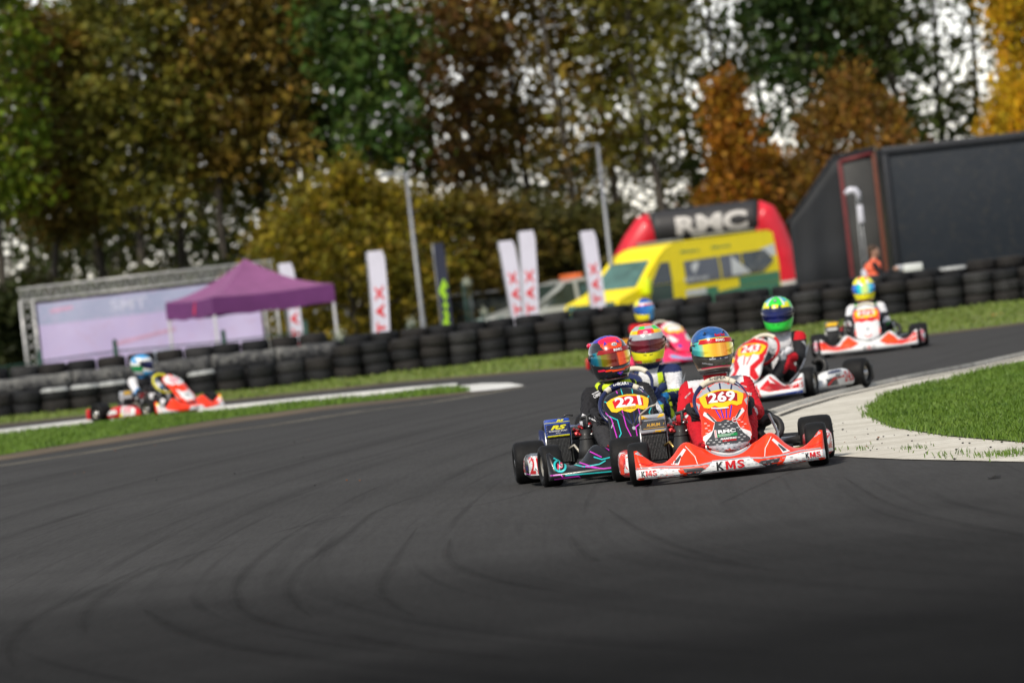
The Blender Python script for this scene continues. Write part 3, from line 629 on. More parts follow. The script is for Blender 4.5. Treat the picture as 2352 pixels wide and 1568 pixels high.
def pod_navy(B, s, f, sg):
    B.decal(poly([(-.3, .10), (.0, .08), (.1, .20), (-.3, .19)]), WHITE, s, 0); B.decal(poly([(.1, .08), (.25, .08), (.25, .2), (.15, .2)]), LYEL, s, 1); B.decal(poly([(sg*.56, .10), (sg*.68, .08), (sg*.68, .16)]), WHITE, f, 0); B.decal(poly([(sg*.45, .16), (sg*.6, .18), (sg*.6, .22), (sg*.45, .2)]), LYEL, f, 0)

SCHEMES = {
 'k269': dict(main=ORANGE, panel=ORANGE, paint=paint_269, plate=('269',), pod=RED, podpaint=pod_269, box=LGREY, boxpaint=box_269, brass=True, bighose=True, hose=GOLDM, badge=(CREAM, 'SNIPER', DGREY)),
 'k221': dict(main=BLACK, panel=BLACK, paint=paint_221, plate=('221', RED, YEL, WHITE), pod=BLACK, podpaint=pod_221, box=BLUE, boxpaint=box_221, badge=(NAVY, 'LNKART', WHITE)),
 'k243': dict(main=WHITE, panel=WHITE, paint=paint_243, plate=('243', RED), pod=WHITE, podpaint=pod_243, box=LGREY, boxpaint=box_plain, wheel=RED),
 'koran': dict(main=WHITE, panel=WHITE, paint=paint_oran, plate=('272', WHITE, YEL, RED), pod=WHITE, podpaint=pod_oran, box=DGREY, boxpaint=box_plain, detail=False),
 'kside': dict(main=ORANGE, panel=ORANGE, paint=paint_side, plate=('277', WHITE, WHITE, PINK), pod=RED, podpaint=pod_side, box=LGREY, boxpaint=box_plain, rear=RED, wheel=LYEL, wheeltop=LYEL, detail=False),
 'kpink': dict(main=PINK, panel=PINK, paint=paint_pink, plate=('', WHITE), pod=PINK, podpaint=pod_pink, box=RED, boxpaint=box_plain, rear=RED, detail=False),
 'knavy': dict(main=NAVY, panel=NAVY, paint=paint_navy, plate=None, pod=BLUE, podpaint=pod_navy, box=NAVY, boxpaint=box_plain, detail=False),
}
# ================================================================== DRIVERS
HZ = [(0, .0), (.03, .03), (.08, .08), (.13, .13), (.18, .18), (.22, .22), (.25, .25), (.262, .262), (.266, .266)]
def hprof(z):
    a = catmull([(0, .082), (.03, .098), (.08, .112), (.13, .1175), (.18, .114), (.22, .099), (.248, .069), (.262, .033), (.266, .001)], z)
    f = catmull([(0, .128), (.03, .147), (.075, .150), (.10, .142), (.13, .141), (.18, .132), (.22, .110), (.248, .074), (.262, .034), (.266, .001)], z)
    b = catmull([(0, .078), (.03, .100), (.08, .134), (.13, .150), (.18, .148), (.22, .128), (.248, .088), (.262, .04), (.266, .001)], z)
    return a, f, b
def hp(th, z, off=0.0):
    """point of the helmet shell at azimuth th (0 = front) and height z"""
    a, f, b = hprof(z); s, c = math.sin(th), math.cos(th)
    return Vector((s*(a+off), -c*((f if c > 0 else b)+off), z))
def hwrap(ta, z):
    th = ta/.125; p = hp(th, z); e = .004
    n = (hp(th+e, z) - hp(th-e, z)).cross(hp(th, min(.265, z+e)) - hp(th, z-e)).normalized()
    if n.dot(Vector((math.sin(th), -math.cos(th), 0))) < 0: n = -n
    return p, n
def in_port(th, z): return abs(th) < R(86) and .080 + .034*(abs(th)/1.5)**2 < z < .186
def helmet(parent, base, rot, paintfn, visor, deco=None, s=1.09, strip=None):
    mb = MB(); nu, nv = 132, 60; zs = [.266*(1 - (1 - i/nv)**1.35) for i in range(nv+1)]
    k0 = len(mb.v); V = [hp(2*math.pi*j/nu, z) for z in zs for j in range(nu)]; groups = {}
    for i in range(nv):
        for j in range(nu):
            th = 2*math.pi*(j+.5)/nu; th = th - 2*math.pi if th > math.pi else th; z = (zs[i]+zs[i+1])/2
            m = GBLACK if in_port(th, z) else paintfn(th, z)
            groups.setdefault(m, []).append((i*nu+j, i*nu+(j+1) % nu, (i+1)*nu+(j+1) % nu, (i+1)*nu+j))
    mb.v = [tuple(v) for v in V]
    for m, fs in groups.items():
        k = mb.mi(m)
        for f in fs: mb.f.append(f); mb.m.append(k); mb.s.append(True)
    mb.add([V[j] for j in range(nu)] , [tuple(range(nu))[::-1]], MATTE)
    mb.tube([hp(2*math.pi*j/36, .006, -.004) for j in range(36)], .009, MATTE, 8, True)          # rolled edge trim
    mb.tube([hp(R(a), .079+.034*(abs(R(a))/1.5)**2, .001) for a in range(-80, 81, 8)], .0035, GBLACK, 6)
    mb.bake()
    if deco: deco(mb)
    h = mb.build('helmet', parent); h.location = base; h.rotation_euler = rot; h.scale = (s,)*3
    vm = MB(); rs = []
    for i in range(9):
        t = i/8; row = []
        for j in range(41):
            th = R(-84 + 168*j/40); z0 = .084 + .034*(abs(th)/1.5)**2; z1 = .184 - .012*(abs(th)/1.5)**3
            row.append(hp(th, z0 + (z1-z0)*t, .0055 + .002*math.sin(t*math.pi)))
        rs.append(row)
    vm.rings(rs, visor, False, None, True, False)
    if strip:
        sc, txt, tcol = strip
        def vwrap(ta, z): p, n = hwrap(ta, z); return p + n*.0065, n
        vm.decal(poly([(-.115, .165), (-.085, .162), (.13, .162), (.13, .186), (-.10, .186)]), sc, vwrap, 1, .02)
        if txt: vm.decal(text(txt, .02, .175, .014, .055, 0, .05), tcol, vwrap, 3, .01)
    for sg in (-1, 1):
        q = hp(R(86*sg), .148, .006); vm.lathe([(.001, .008), (.014, .007), (.017, 0), (.017, -.008)], DMETAL, 16, Matrix.Translation(q) @ Matrix.Rotation(R(90*sg), 4, 'Y'), False)
        vm.box(hp(R(72*sg), .168, .010), (.006, .05, .014), GBLACK, .003, None)
    vm.build('visor', h)
    return h
def fins(mb, m, z=.222, spread=34):
    for sg in (-1, 1):
        q = hp(R(spread*sg), z, .001); mb.ell(q, (.012, .012, .010), m, 8, 6); mb.ell(q + Vector((0, -.006, .004)), (.007, .008, .006), GBLACK, 8, 6)

# body: built once as one continuous surface in the driving pose, front = -y
def body_parts(w=1.0, lean=0.0):
    P = [('e', (0, .31, .14), (.165, .14, .12)), ('e', (0, .33, .30), (.148*w, .105, .16)), ('e', (0, .315, .445), (.165*w, .108, .105)), ('c', (0, .29, .53), (0, .28, .61), .092, .060), ('e', (0, .27, .74), (.085, .10, .115)),
         ('c', (-.152*w, .29, .524), (.152*w, .29, .524), .064, .064), ('e', (0, .345, .50), (.13*w, .06, .07)), ('e', (0, .235, .49), (.115*w, .055, .085))]
    for s in (-1, 1):
        sh, el, wr = (s*.172*w, .290, .522), (s*.226*w, .115, .352), (s*.184, -.075, .362)
        hip, kn, an, toe = (s*.09, .27, .13), (s*.155, -.10, .31), (s*.14, -.43, .15), (s*.145, -.53, .205)
        P += [('c', sh, el, .064, .052), ('c', el, wr, .052, .036), ('c', hip, kn, .092, .066), ('c', kn, an, .064, .046), ('c', an, toe, .045, .034), ('c', (s*.15, -.40, .10), an, .04, .045)]
        P += [('e', (s*.216*w, .13, .355), (.056, .06, .056))]
    return P
def wrinkle(me, amp):
    me.update(); co = np.empty(len(me.vertices)*3); me.vertices.foreach_get('co', co); co = co.reshape(-1, 3); nr = np.empty(len(me.vertices)*3); me.vertices.foreach_get('normal', nr); nr = nr.reshape(-1, 3)
    x, y, z = co.T; wv = np.sin(z*95 + 9*np.sin(y*22) + 7*np.sin(x*31))*np.sin(y*60+x*41+z*13) + .6*np.sin(z*160 + y*90 + 6*np.sin(x*40))
    arms = np.exp(-((np.abs(x)-.2)/.07)**2); co += nr*(amp*wv*(.35+.65*arms))[:, None]
    me.vertices.foreach_set('co', co.ravel()); me.update()
BODY = blob(body_parts(), .0085, 6); wrinkle(BODY, .0042)

def hand_parts(sg):
    """gloved hand closed round a rim that runs along local Z; outward = +X*sg, driver side = +Y"""
    def q(phi, rr, z): return (sg*rr*math.sin(R(phi)), rr*math.cos(R(phi)), z)
    P = [('c', q(35, .034, -.024), q(35, .034, .024), .019, .019), ('c', q(10, .046, -.014), q(10, .046, .018), .018, .018), ('c', q(35, .040, 0), (sg*.036, .075, -.012), .024, .024), ('c', (sg*.036, .072, -.012), (sg*.034, .125, -.03), .026, .030)]
    for i, (z, l) in enumerate(((-.033, .86), (-.011, .97), (.011, 1.0), (.033, .92))):
        a = [58, 58 + 48*l, 58 + 92*l, 58 + 128*l]; rr = [.036, .031, .027, .025]; pr = [.0108, .0102, .0095, .0088]
        for k in range(3): P.append(('c', q(a[k], rr[k], z*(1 - .04*k)), q(a[k+1], rr[k+1], z*(1 - .04*(k+1))), pr[k], pr[k+1]))
    P += [('c', q(5, .044, .026), q(-40, .034, .050), .012, .0112), ('c', q(-40, .034, .050), q(-95, .028, .058), .0112, .0095)]
    return P
HANDS = {sg: blob(hand_parts(sg), .0042, 3, .4) for sg in (-1, 1)}
def blank(me): return me.copy()

def driver(name, loc, yaw, label, suit, hel, gl, steer=0.0, head=(0, 0, 0), headpos=(0, .262, .617), extra=None, collar=None, gpaint=None):
    me = BODY.copy(); paint(me, suit); o = bpy.data.objects.new(name, me); COL.objects.link(o); o.location = loc; o.rotation_euler = (0, 0, yaw)
    tag(o, label, 'person', 'drivers sitting in the racing karts')
    for sg in (-1, 1):
        hm = HANDS[sg].copy()
        if gpaint: paint(hm, gpaint(sg))
        else: hm.materials.append(gl)
        g = bpy.data.objects.new('glove', hm); COL.objects.link(g); g.parent = o; g.location = (sg*.148, -.205 + .05, .376); g.rotation_euler = (R(35), 0, 0); g.scale = (1.08,)*3
    helmet(o, headpos, head, *hel)
    if collar:
        mb = MB(); rs = []
        for i in range(5):
            t = i/4; rs.append([(.070*(1+.10*(1-t))*math.cos(2*math.pi*j/24), .280 + .070*(1+.12*(1-t))*math.sin(2*math.pi*j/24) - .010*t, .574 + .032*t - .014*max(0, -math.sin(2*math.pi*j/24))*(1-t)) for j in range(24)])
        mb.rings(rs, collar, False)
        mb.tube([(.070*math.cos(2*math.pi*j/24), .270 + .070*math.sin(2*math.pi*j/24), .606) for j in range(24)], .007, collar, 6, True)
        if extra == 'brace':
            for a0, a1, m in ((150, 205, C_FLUO), (203, 222, C_BLACK), (220, 262, C_FLUO), (260, 280, C_BLACK), (278, 320, C_FLUO), (318, 337, C_BLACK), (335, 390, C_FLUO)): mb.tube([(.112*math.cos(R(a)), .285+.105*math.sin(R(a)), .580 - .008*math.sin(R(a*2))) for a in [a0 + (a1-a0)*i/8 for i in range(9)]], [.020 if i in (0, 8) else .027 for i in range(9)], m, 12)
        mb.build('collar', o)
    return o
def suit_print(o, items):
    """printing laid on the suit: (triangles, material, frame)"""
    mb = MB(); mb.v = [tuple(v.co) for v in o.data.vertices]; mb.f = [tuple(p.vertices) for p in o.data.polygons]; mb.bake(); mb.v, mb.f = [], []
    for tr, m, fr in items: mb.decal(tr, m, mb.caster(*fr), 1, .012, .0014)
    return mb.build('suit_print', o)

# suits ------------------------------------------------------------
def suit_221(c):
    if c.y < -.02 and c.z < .36 and abs(c.x) > .05 and c.z < .5 and not (abs(c.x) > .15 and c.z > .36): return C_GREY
    if c.z > .66: return C_BLACK
    if .15 < abs(c.x) and .345 < c.z < .375 and c.y < .16 and c.y > .06: return C_WHITE
    return C_BLACK
def suit_269(c):
    ax = abs(c.x)
    if c.z > .64: return C_BLACK
    if c.z < .26 or (c.z < .36 and ax < .2 and c.y < .1): return C_RED
    if -.085 < c.y < -.048 and c.z > .27: return C_WHITE
    if c.y < .31 and c.z > .40 and ax < .15 - .5*max(0, .52-c.z): return C_WHITE
    if .545 < c.z and .112 < ax < .178 and c.y < .3: return C_WHITE
    if .15 < ax and c.z < .37 and c.y > .02 and c.y < .16 and ax < .21: return C_BLACK
    return C_RED
def suit_navy(c):
    ax = abs(c.x)
    if c.z > .64: return C_BLACK
    if c.z < .3: return C_FLUO if math.sin(c.x*60+c.y*25) > .45 else C_NAVY
    if ax < .045 and c.y < .3: return C_WHITE
    if .075 < ax < .11 and c.y < .3 and c.z < .53: return C_FLUO
    if ax <= .075 and c.y < .3: return C_WHITE if c.z > .40 else C_NAVY
    if c.z > .52 and ax > .06: return C_NAVY
    if ax > .12 and c.z > .40 and c.y > .08: return C_WHITE
    if ax > .12 and .385 < c.z <= .40: return C_FLUO
    if c.y < .05 and .2 < math.sin(c.y*40+c.z*30): return C_FLUO if c.y > -.04 else C_BLUE
    return C_NAVY
def suit_243(c):
    ax = abs(c.x)
    if c.z > .64: return C_BLACK
    if c.z < .37 and c.y < .2 and (ax < .2 or c.z < .29): return C_RED if abs(ax - .215) < .012 else C_BLACK
    if ax > .145 and c.z > .505: return C_RED
    if ax < .14 and c.y < .33: return C_BLACK if (ax > .118) else C_WHITE
    if c.y < .02: return C_WHITE if c.z > .43 else C_RED
    return C_BLACK
def suit_koran(c):
    ax = abs(c.x)
    if c.z > .64: return C_BLACK
    if c.z < .34: return C_GREEN if ax > .17 and c.y > 0 else C_BLACK
    if .10 < ax < .135 and c.z > .5: return C_GREEN
    if ax > .13 and (c.z > .46 or c.z < .40): return C_WHITE
    return C_BLACK
def suit_side(c):
    ax = abs(c.x)
    if c.z > .64: return C_BLACK
    if c.z < .34: return C_BLACK if math.sin(c.y*30) < .5 else C_WHITE
    if ax > .12 and c.y > .12 and c.z > .36: return C_WHITE
    if .10 < c.y < .13: return C_BLUE
    return C_BLACK
def suit_pink(c): return C_RED if c.z > .47 or c.z < .3 else C_WHITE

# helmets ----------------------------------------------------------
def h_269(th, z):
    lo = .080 + .034*(min(1.5, abs(th))/1.5)**2
    if z < lo + .004 and abs(th) < 1.5:
        if z > lo - .012 and abs(th) < .5: return LGREY
        if .016 < z < .022: return CREAM
        if .026 < z < .031: return PINK if abs(th) < 1.2 else CREAM
        return CARBON
    if abs(th) >= 1.5 and z < .12: return CARBON if z > .03 or z < .02 else CREAM
    if abs(th) > 1.55 and abs(th) < 1.75 and z < .19: return LYEL
    return STEELB
def d_269(mb):
    fins(mb, STEELB)
    mb.decal(text('Red Bull', .035, .207, .017, .078, 0, .045), RED, hwrap, 1, .01)
    mb.decal(line([(-.115, .188), (-.06, .191), (.06, .192), (.13, .189)], .004), LYEL, hwrap, 1, .01)
    mb.decal(text('AUSTIN KENNY', -.085, .050, .009, .075, R(-14), .03), LGREY, hwrap, 1, .01)
    for x in (.02, .032, .075): mb.decal(text('M', x, .040, .006), GREEN, hwrap, 1, .01)
    for x in (-.012, .022): mb.decal(poly([(x-.014, .070), (x+.014, .070), (x+.011, .0755), (x-.011, .0755)]), NAVY, hwrap, 1, .01)
def h_221(th, z):
    lo = .080 + .034*(min(1.5, abs(th))/1.5)**2; a = abs(th)
    if z > .18 and a < 1.6:
        p = hp(th, z); wdt = .062 + .6*max(0, .215-z)*0 - .25*max(0, .205-z)
        if abs(p.x) < .066 - .5*max(0, .208-z) and p.y < -.045: return (HOTP if z > .226 else HORG)
        if z > .235: return PURP
    if z > .238: return PURP
    if a < 1.2 and .050 + .014*a < z < .063 + .012*a: return HORG if a < .7 else HOTP
    if a < 2.2 and .008 < z < .014: return RED
    return GBLACK
def d_221(mb):
    for sg in (-1, 1):
        mb.decal(poly([(sg*.052, .236), (sg*.035, .213), (sg*.046, .218), (sg*.066, .208)]), PURP, hwrap, 2, .01)
    mb.decal(disc(.012, .210, .022, .010), WHITE, hwrap, 1, .01); mb.decal(disc(.012, .210, .0205, .0085), GBLACK, hwrap, 2, .01); mb.decal(disc(.012, .210, .019, .0075), WHITE, hwrap, 3, .01); mb.decal(text('Arai', .012, .210, .010, .024, 0, .02, .2), GBLACK, hwrap, 4, .01)
    mb.decal(line([(-.05, .072), (-.01, .067), (.03, .068), (.06, .074)], .007), DGREY, hwrap, 1, .01)
    mb.decal(poly([(-.02, .045), (.03, .045), (.02, .036), (.005, .026), (-.01, .036)]), PURP, hwrap, 1, .01); mb.decal(text('RP', .005, .040, .008, .018), PINK, hwrap, 2, .01)
    # rear aero spoiler
    rs = []
    for i in range(13):
        a = R(-62 + 124*i/12); q = hp(math.pi - a, .215); rs.append([q + Vector((0, -.03, .016)), q + Vector((0, .02, .022)), q + Vector((0, .055, .012)), q + Vector((0, .05, -.012)), q + Vector((0, -.012, -.008))])
    mb.rings(rs[:3], HOTP, True); mb.rings(rs[2:11], PURP, True); mb.rings(rs[10:], HOTP, True)
def h_yel(th, z):
    a = abs(th)
    if z > .186 and z < .20 and a < 1.5: return LGREY if a > .35 else WHITE
    if z >= .20:
        p = hp(th, z)
        if a < .55 and z < .232: return PINK if a < .38 else HORG
        if z > .25: return HORG
        if z > .225: return LGREY if math.sin(th*5) > -.3 else FGREEN
        return LYEL if a > 1.1 else YEL
    if a > 1.0 and z > .09: return LYEL if math.sin(z*130) > -.2 else HORG
    if z < .03: return HORG if a > .5 else LYEL
    return LYEL
def d_yel(mb):
    mb.decal(disc(0, .212, .017, .008), WHITE, hwrap, 1, .01); mb.decal(text('Bell', 0, .212, .009, .02), PINK, hwrap, 2, .01); mb.decal(text('ROTAX', 0, .193, .007, .03), DGREY, hwrap, 2, .01)
    for sg in (-1, 1): mb.decal(line([(sg*.012, .062), (sg*.035, .066)], .004), GBLACK, hwrap, 1, .01)
def h_green(th, z):
    a = abs(th); p = hp(th, z)
    if z > .18:
        if a < .26 and z < .215: return LYEL
        if a < .55 and z > .215: return FGREEN
        if .55 <= a < .75 and z > .205: return WHITE
        if a < .8 and z < .205: return NAVY if a < .42 else LYEL
        if .8 < a < 1.2: return LYEL if z < .23 else LBLUE
        if a > 2.0: return BLUE
        return FGREEN
    if a > 1.9: return BLUE if z > .08 else WHITE
    if a > 1.5 and z > .07 and z < .12: return WHITE
    return FGREEN
def d_green(mb):
    mb.decal(disc(0, .240, .020, .0085), GBLACK, hwrap, 1, .01); mb.decal(disc(0, .240, .016, .006), LGREY, hwrap, 2, .01)
    for sg in (-1, 1): mb.decal(line([(sg*.012, .062), (sg*.03, .066)], .004), GBLACK, hwrap, 1, .01)
def h_koran(th, z):
    a = abs(th)
    if z > .18:
        if .35 < a < .75 and z > .236: return PINK
        if a < .3: return LYEL
        if a < .6 and z < .225: return WHITE
        return LYEL
    if a > 1.3 and .09 < z < .16: return PINK
    return LYEL if z > .02 else PINK
def h_blue(th, z):
    if z < .09: return LYEL if th < .4 else LBLUE
    if th < -.7: return LYEL
    if .186 < z < .196: return HORG
    if .196 <= z < .212: return WHITE
    return BLUE if z > .22 else LBLUE
def h_sky(th, z):
    a = abs(th)
    if z > .225: return LBLUE
    if a > 1.2 and z > .16: return WHITE if math.sin(th*4+z*40) > -.2 else LBLUE
    if a > 1.3: return WHITE if z > .12 else (GREEN if z > .05 else LGREY)
    if z < .05: return LBLUE
    return WHITE
FRM = FRONT
# ================================================================== GROUND
def asphalt_mat():
    m = bpy.data.materials.new('asphalt'); m.use_nodes = True; t = m.node_tree; b = t.nodes['Principled BSDF']; l = t.links.new
    def nd(k, **kw):
        n = t.nodes.new(k)
        for a, c in kw.items(): setattr(n, a, c)
        return n
    def mth(op, a, b_=None, c_=None):
        n = nd('ShaderNodeMath', operation=op)
        for i, q in enumerate((a, b_, c_)):
            if q is None: continue
            if isinstance(q, (int, float)): n.inputs[i].default_value = q
            else: l(q, n.inputs[i])
        return n.outputs[0]
    def noise(vec, sc, det=4, ro=.55):
        n = nd('ShaderNodeTexNoise'); n.inputs['Scale'].default_value = sc; n.inputs['Detail'].default_value = det; n.inputs['Roughness'].default_value = ro
        l(vec, n.inputs['Vector']); return n.outputs[0]
    c = nd('ShaderNodeTexCoord'); s = nd('ShaderNodeSeparateXYZ'); l(c.outputs['Object'], s.inputs[0]); X, Y = s.outputs[0], s.outputs[1]
    # tyre lines follow the racing line: gently bowed, tightening close to the camera
    d = mth('SUBTRACT', Y, 29.0); near = mth('MAXIMUM', mth('MULTIPLY', d, -1.0), 0.0); far = mth('MAXIMUM', d, 0.0)
    fb = mth('MULTIPLY', mth('MULTIPLY', far, far), .0036); nb = mth('MULTIPLY', mth('MULTIPLY', near, near), .019)
    xs = mth('SUBTRACT', mth('SUBTRACT', X, fb), nb)
    cv = nd('ShaderNodeCombineXYZ'); l(mth('MULTIPLY', xs, 1.0), cv.inputs[0]); l(mth('MULTIPLY', Y, .010), cv.inputs[1])
    n1 = noise(cv.outputs[0], 3.2, 3); r1 = nd('ShaderNodeValToRGB'); r1.color_ramp.elements[0].position = .50; r1.color_ramp.elements[1].position = .74; l(n1, r1.inputs[0])
    cv2 = nd('ShaderNodeCombineXYZ'); l(mth('MULTIPLY', xs, 1.0), cv2.inputs[0]); l(mth('MULTIPLY', Y, .012), cv2.inputs[1]); cv2.inputs[2].default_value = 4.2
    n2 = noise(cv2.outputs[0], 9.0, 2); r2 = nd('ShaderNodeValToRGB'); r2.color_ramp.elements[0].position = .60; r2.color_ramp.elements[1].position = .70; l(n2, r2.inputs[0])
    big = noise(c.outputs['Object'], .22, 4); fine = noise(c.outputs['Object'], 38, 3, .7); mp_ = nd('ShaderNodeMapping'); mp_.inputs['Scale'].default_value = (1, .35, 1); l(c.outputs['Object'], mp_.inputs[0]); mid = noise(mp_.outputs[0], 2.3, 5)
    val = mth('ADD', mth('MULTIPLY', fine, .042), mth('ADD', mth('MULTIPLY', mid, .012), mth('MULTIPLY', big, .030)))
    mp3 = nd('ShaderNodeMapping'); mp3.inputs['Scale'].default_value = (30, 1.6, 1); l(c.outputs['Object'], mp3.inputs[0]); grain = noise(mp3.outputs[0], 1.0, 5, .75)
    val = mth('ADD', mth('ADD', val, .014), mth('MULTIPLY', grain, .040))
    # foreground shading painted into the colour: tarmac darkens toward the camera, ragged edge
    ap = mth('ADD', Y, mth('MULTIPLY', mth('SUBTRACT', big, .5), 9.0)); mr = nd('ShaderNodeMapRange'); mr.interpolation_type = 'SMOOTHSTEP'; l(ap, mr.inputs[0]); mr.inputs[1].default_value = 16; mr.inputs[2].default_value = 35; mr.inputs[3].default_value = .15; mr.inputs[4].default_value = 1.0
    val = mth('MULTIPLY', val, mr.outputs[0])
    val = mth('MULTIPLY', val, mth('SUBTRACT', 1.0, mth('MULTIPLY', r1.outputs[0], .26))); val = mth('MULTIPLY', val, mth('SUBTRACT', 1.0, mth('MULTIPLY', r2.outputs[0], .22)))
    val = mth('MULTIPLY', val, .74); cc = nd('ShaderNodeCombineColor'); l(val, cc.inputs[0]); l(mth('MULTIPLY', val, .995), cc.inputs[1]); l(mth('MULTIPLY', val, 1.0), cc.inputs[2]); l(cc.outputs[0], b.inputs['Base Color'])
    b.inputs['Roughness'].default_value = .95; b.inputs['Specular IOR Level'].default_value = .015
    bp = nd('ShaderNodeBump'); bp.inputs['Strength'].default_value = .25; bp.inputs['Distance'].default_value = .01; l(fine, bp.inputs['Height']); l(bp.outputs[0], b.inputs['Normal'])
    return m
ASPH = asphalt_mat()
def ground_mat(name, c1, c2, c3, sc=1.2, rough=.9, stretch=(1, 1, 1), p=(.42, .62)):
    m = bpy.data.materials.new(name); m.use_nodes = True; t = m.node_tree; b = t.nodes['Principled BSDF']; l = t.links.new
    c = t.nodes.new('ShaderNodeTexCoord'); mp_ = t.nodes.new('ShaderNodeMapping'); mp_.inputs['Scale'].default_value = stretch; l(c.outputs['Object'], mp_.inputs[0])
    n = t.nodes.new('ShaderNodeTexNoise'); n.inputs['Scale'].default_value = sc; n.inputs['Detail'].default_value = 7; n.inputs['Roughness'].default_value = .65; l(mp_.outputs[0], n.inputs['Vector'])
    r = t.nodes.new('ShaderNodeValToRGB'); e = r.color_ramp.elements; e[0].position = p[0]; e[0].color = c1 + (1,); e[1].position = p[1]; e[1].color = c2 + (1,); l(n.outputs[0], r.inputs[0])
    n2 = t.nodes.new('ShaderNodeTexNoise'); n2.inputs['Scale'].default_value = sc*14; n2.inputs['Detail'].default_value = 6; n2.inputs['Roughness'].default_value = .7; l(mp_.outputs[0], n2.inputs['Vector'])
    r2 = t.nodes.new('ShaderNodeValToRGB'); r2.color_ramp.elements[0].position = .52; r2.color_ramp.elements[1].position = .70; r2.color_ramp.elements[0].color = (0, 0, 0, 1); l(n2.outputs[0], r2.inputs[0])
    mx = t.nodes.new('ShaderNodeMix'); mx.data_type = 'RGBA'; mx.inputs[7].default_value = c3 + (1,); l(r2.outputs[0], mx.inputs[0]); l(r.outputs[0], mx.inputs[6]); l(mx.outputs[2], b.inputs['Base Color'])
    b.inputs['Roughness'].default_value = rough; b.inputs['Specular IOR Level'].default_value = .2
    bp = t.nodes.new('ShaderNodeBump'); bp.inputs['Strength'].default_value = .5; bp.inputs['Distance'].default_value = .02; l(n2.outputs[0], bp.inputs['Height']); l(bp.outputs[0], b.inputs['Normal'])
    return m
GRASSG = ground_mat('grass ground', (.058, .108, .014), (.078, .130, .018), (.07, .085, .024), .35)
VERGE = ground_mat('verge turf', (.095, .145, .022), (.125, .165, .03), (.24, .16, .08), .30, .9, (.35, 1, 1), (.40, .62))
CONC = ground_mat('pale concrete', (.50, .47, .40), (.62, .59, .52), (.20, .18, .14), .9, .9, (.55, 2.0, 1))
KERBM = ground_mat('worn kerb concrete', (.50, .47, .41), (.58, .55, .49), (.30, .27, .23), .9, .85)
DIRT = ground_mat('dusty tarmac edge', (.085, .068, .048), (.13, .10, .066), (.16, .10, .055), .9)
WLINE = ground_mat('worn white paint', (.60, .60, .58), (.70, .70, .68), (.34, .32, .28), 1.1)
ELINE = ground_mat('faded edge line', (.26, .23, .17), (.34, .31, .23), (.14, .12, .10), 1.4)
CRACK = ground_mat('dark joint', (.03, .028, .025), (.05, .045, .04), (.10, .09, .075), 3.0)
FIELD = ground_mat('rough ground', (.035, .045, .014), (.05, .055, .02), (.06, .05, .03), .2)

def sheet(name, pts, z, m, kind='structure', sub=0):
    tr = tessellate_polygon([[Vector((p[0], p[1], 0)) for p in pts]])
    me = bpy.data.meshes.new(name); me.from_pydata([(p[0], p[1], z) for p in pts], [], [tuple(t) for t in tr]); me.materials.append(m); me.update()
    b = bmesh.new(); b.from_mesh(me); bmesh.ops.recalc_face_normals(b, faces=b.faces)
    for f in b.faces:
        if f.normal.z < 0: f.normal_flip()
    b.to_mesh(me); b.free()
    o = bpy.data.objects.new(name, me); COL.objects.link(o); o['kind'] = kind; return o
# base terrain: flat round the circuit, dropping half a metre behind the tyre walls
ys = [-300, -20, 60, 98, 103.5, 106, 108, 112, 300, 1500]; zs_ = [-.03, -.03, -.03, -.03, -.03, -.25, -.45, -.5, -.5, -.5]
mb = MB(); mb.rings([[(-900, y, z), (900, y, z)] for y, z in zip(ys, zs_)], FIELD, False, None, False, False); tag(mb.build('ground'), kind='structure')
gp = lambda L_: [G(*p).xy for p in L_]
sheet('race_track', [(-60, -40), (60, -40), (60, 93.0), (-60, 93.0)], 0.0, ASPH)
# verge under the tyre wall
vl = gp([(-200, 996), (0, 974), (500, 921), (900, 878), (1176, 855), (1340, 843), (1700, 806), (2130, 768), (2352, 741), (2700, 699)])
verge = sheet('far_grass_verge', [tuple(p) for p in vl] + [(22, 103.4), (-22, 103.4)], .008, VERGE)
sheet('verge_edge_dirt', [tuple(p) for p in gp([(-200, 1000), (0, 978), (500, 925), (900, 882), (1176, 859), (1340, 847), (1700, 810), (2130, 772), (2352, 745), (2700, 703)])] + [tuple(p) for p in gp([(2700, 697), (2352, 739), (2130, 766), (1700, 804), (1340, 841), (1176, 853), (900, 876), (500, 919), (0, 972), (-200, 994)])], .004, DIRT)
# left hand grass island between the two legs of the track
isl_lo = [(-200, 1083), (0, 1046), (150, 1022), (300, 997), (500, 964), (750, 932), (1000, 907), (1090, 899)]
isl_up = [(1040, 894), (950, 902), (750, 921), (500, 946), (250, 970), (0, 1000), (-200, 1024)]
isl = [tuple(p) for p in gp(isl_lo + isl_up)]
sheet('island_edge_dirt', [tuple(p) for p in gp([(-200, 1096), (0, 1058), (150, 1034), (300, 1010), (500, 977), (750, 941), (1000, 913), (1120, 899), (1090, 896), (1000, 902), (750, 926), (500, 956), (300, 988), (0, 1036), (-200, 1070)])], .004, DIRT)
sheet('grass_island', isl, .008, GRASSG)
def strip(name, pts, wd, z, m):
    P = [Vector(p) for p in pts]; a, b = [], []
    for i, p in enumerate(P):
        d = (P[min(i+1, len(P)-1)] - P[max(i-1, 0)]).normalized(); n = Vector((-d.y, d.x)); a.append(p + n*wd/2); b.append(p - n*wd/2)
    return sheet(name, [tuple(q) for q in a + b[::-1]], z, m)
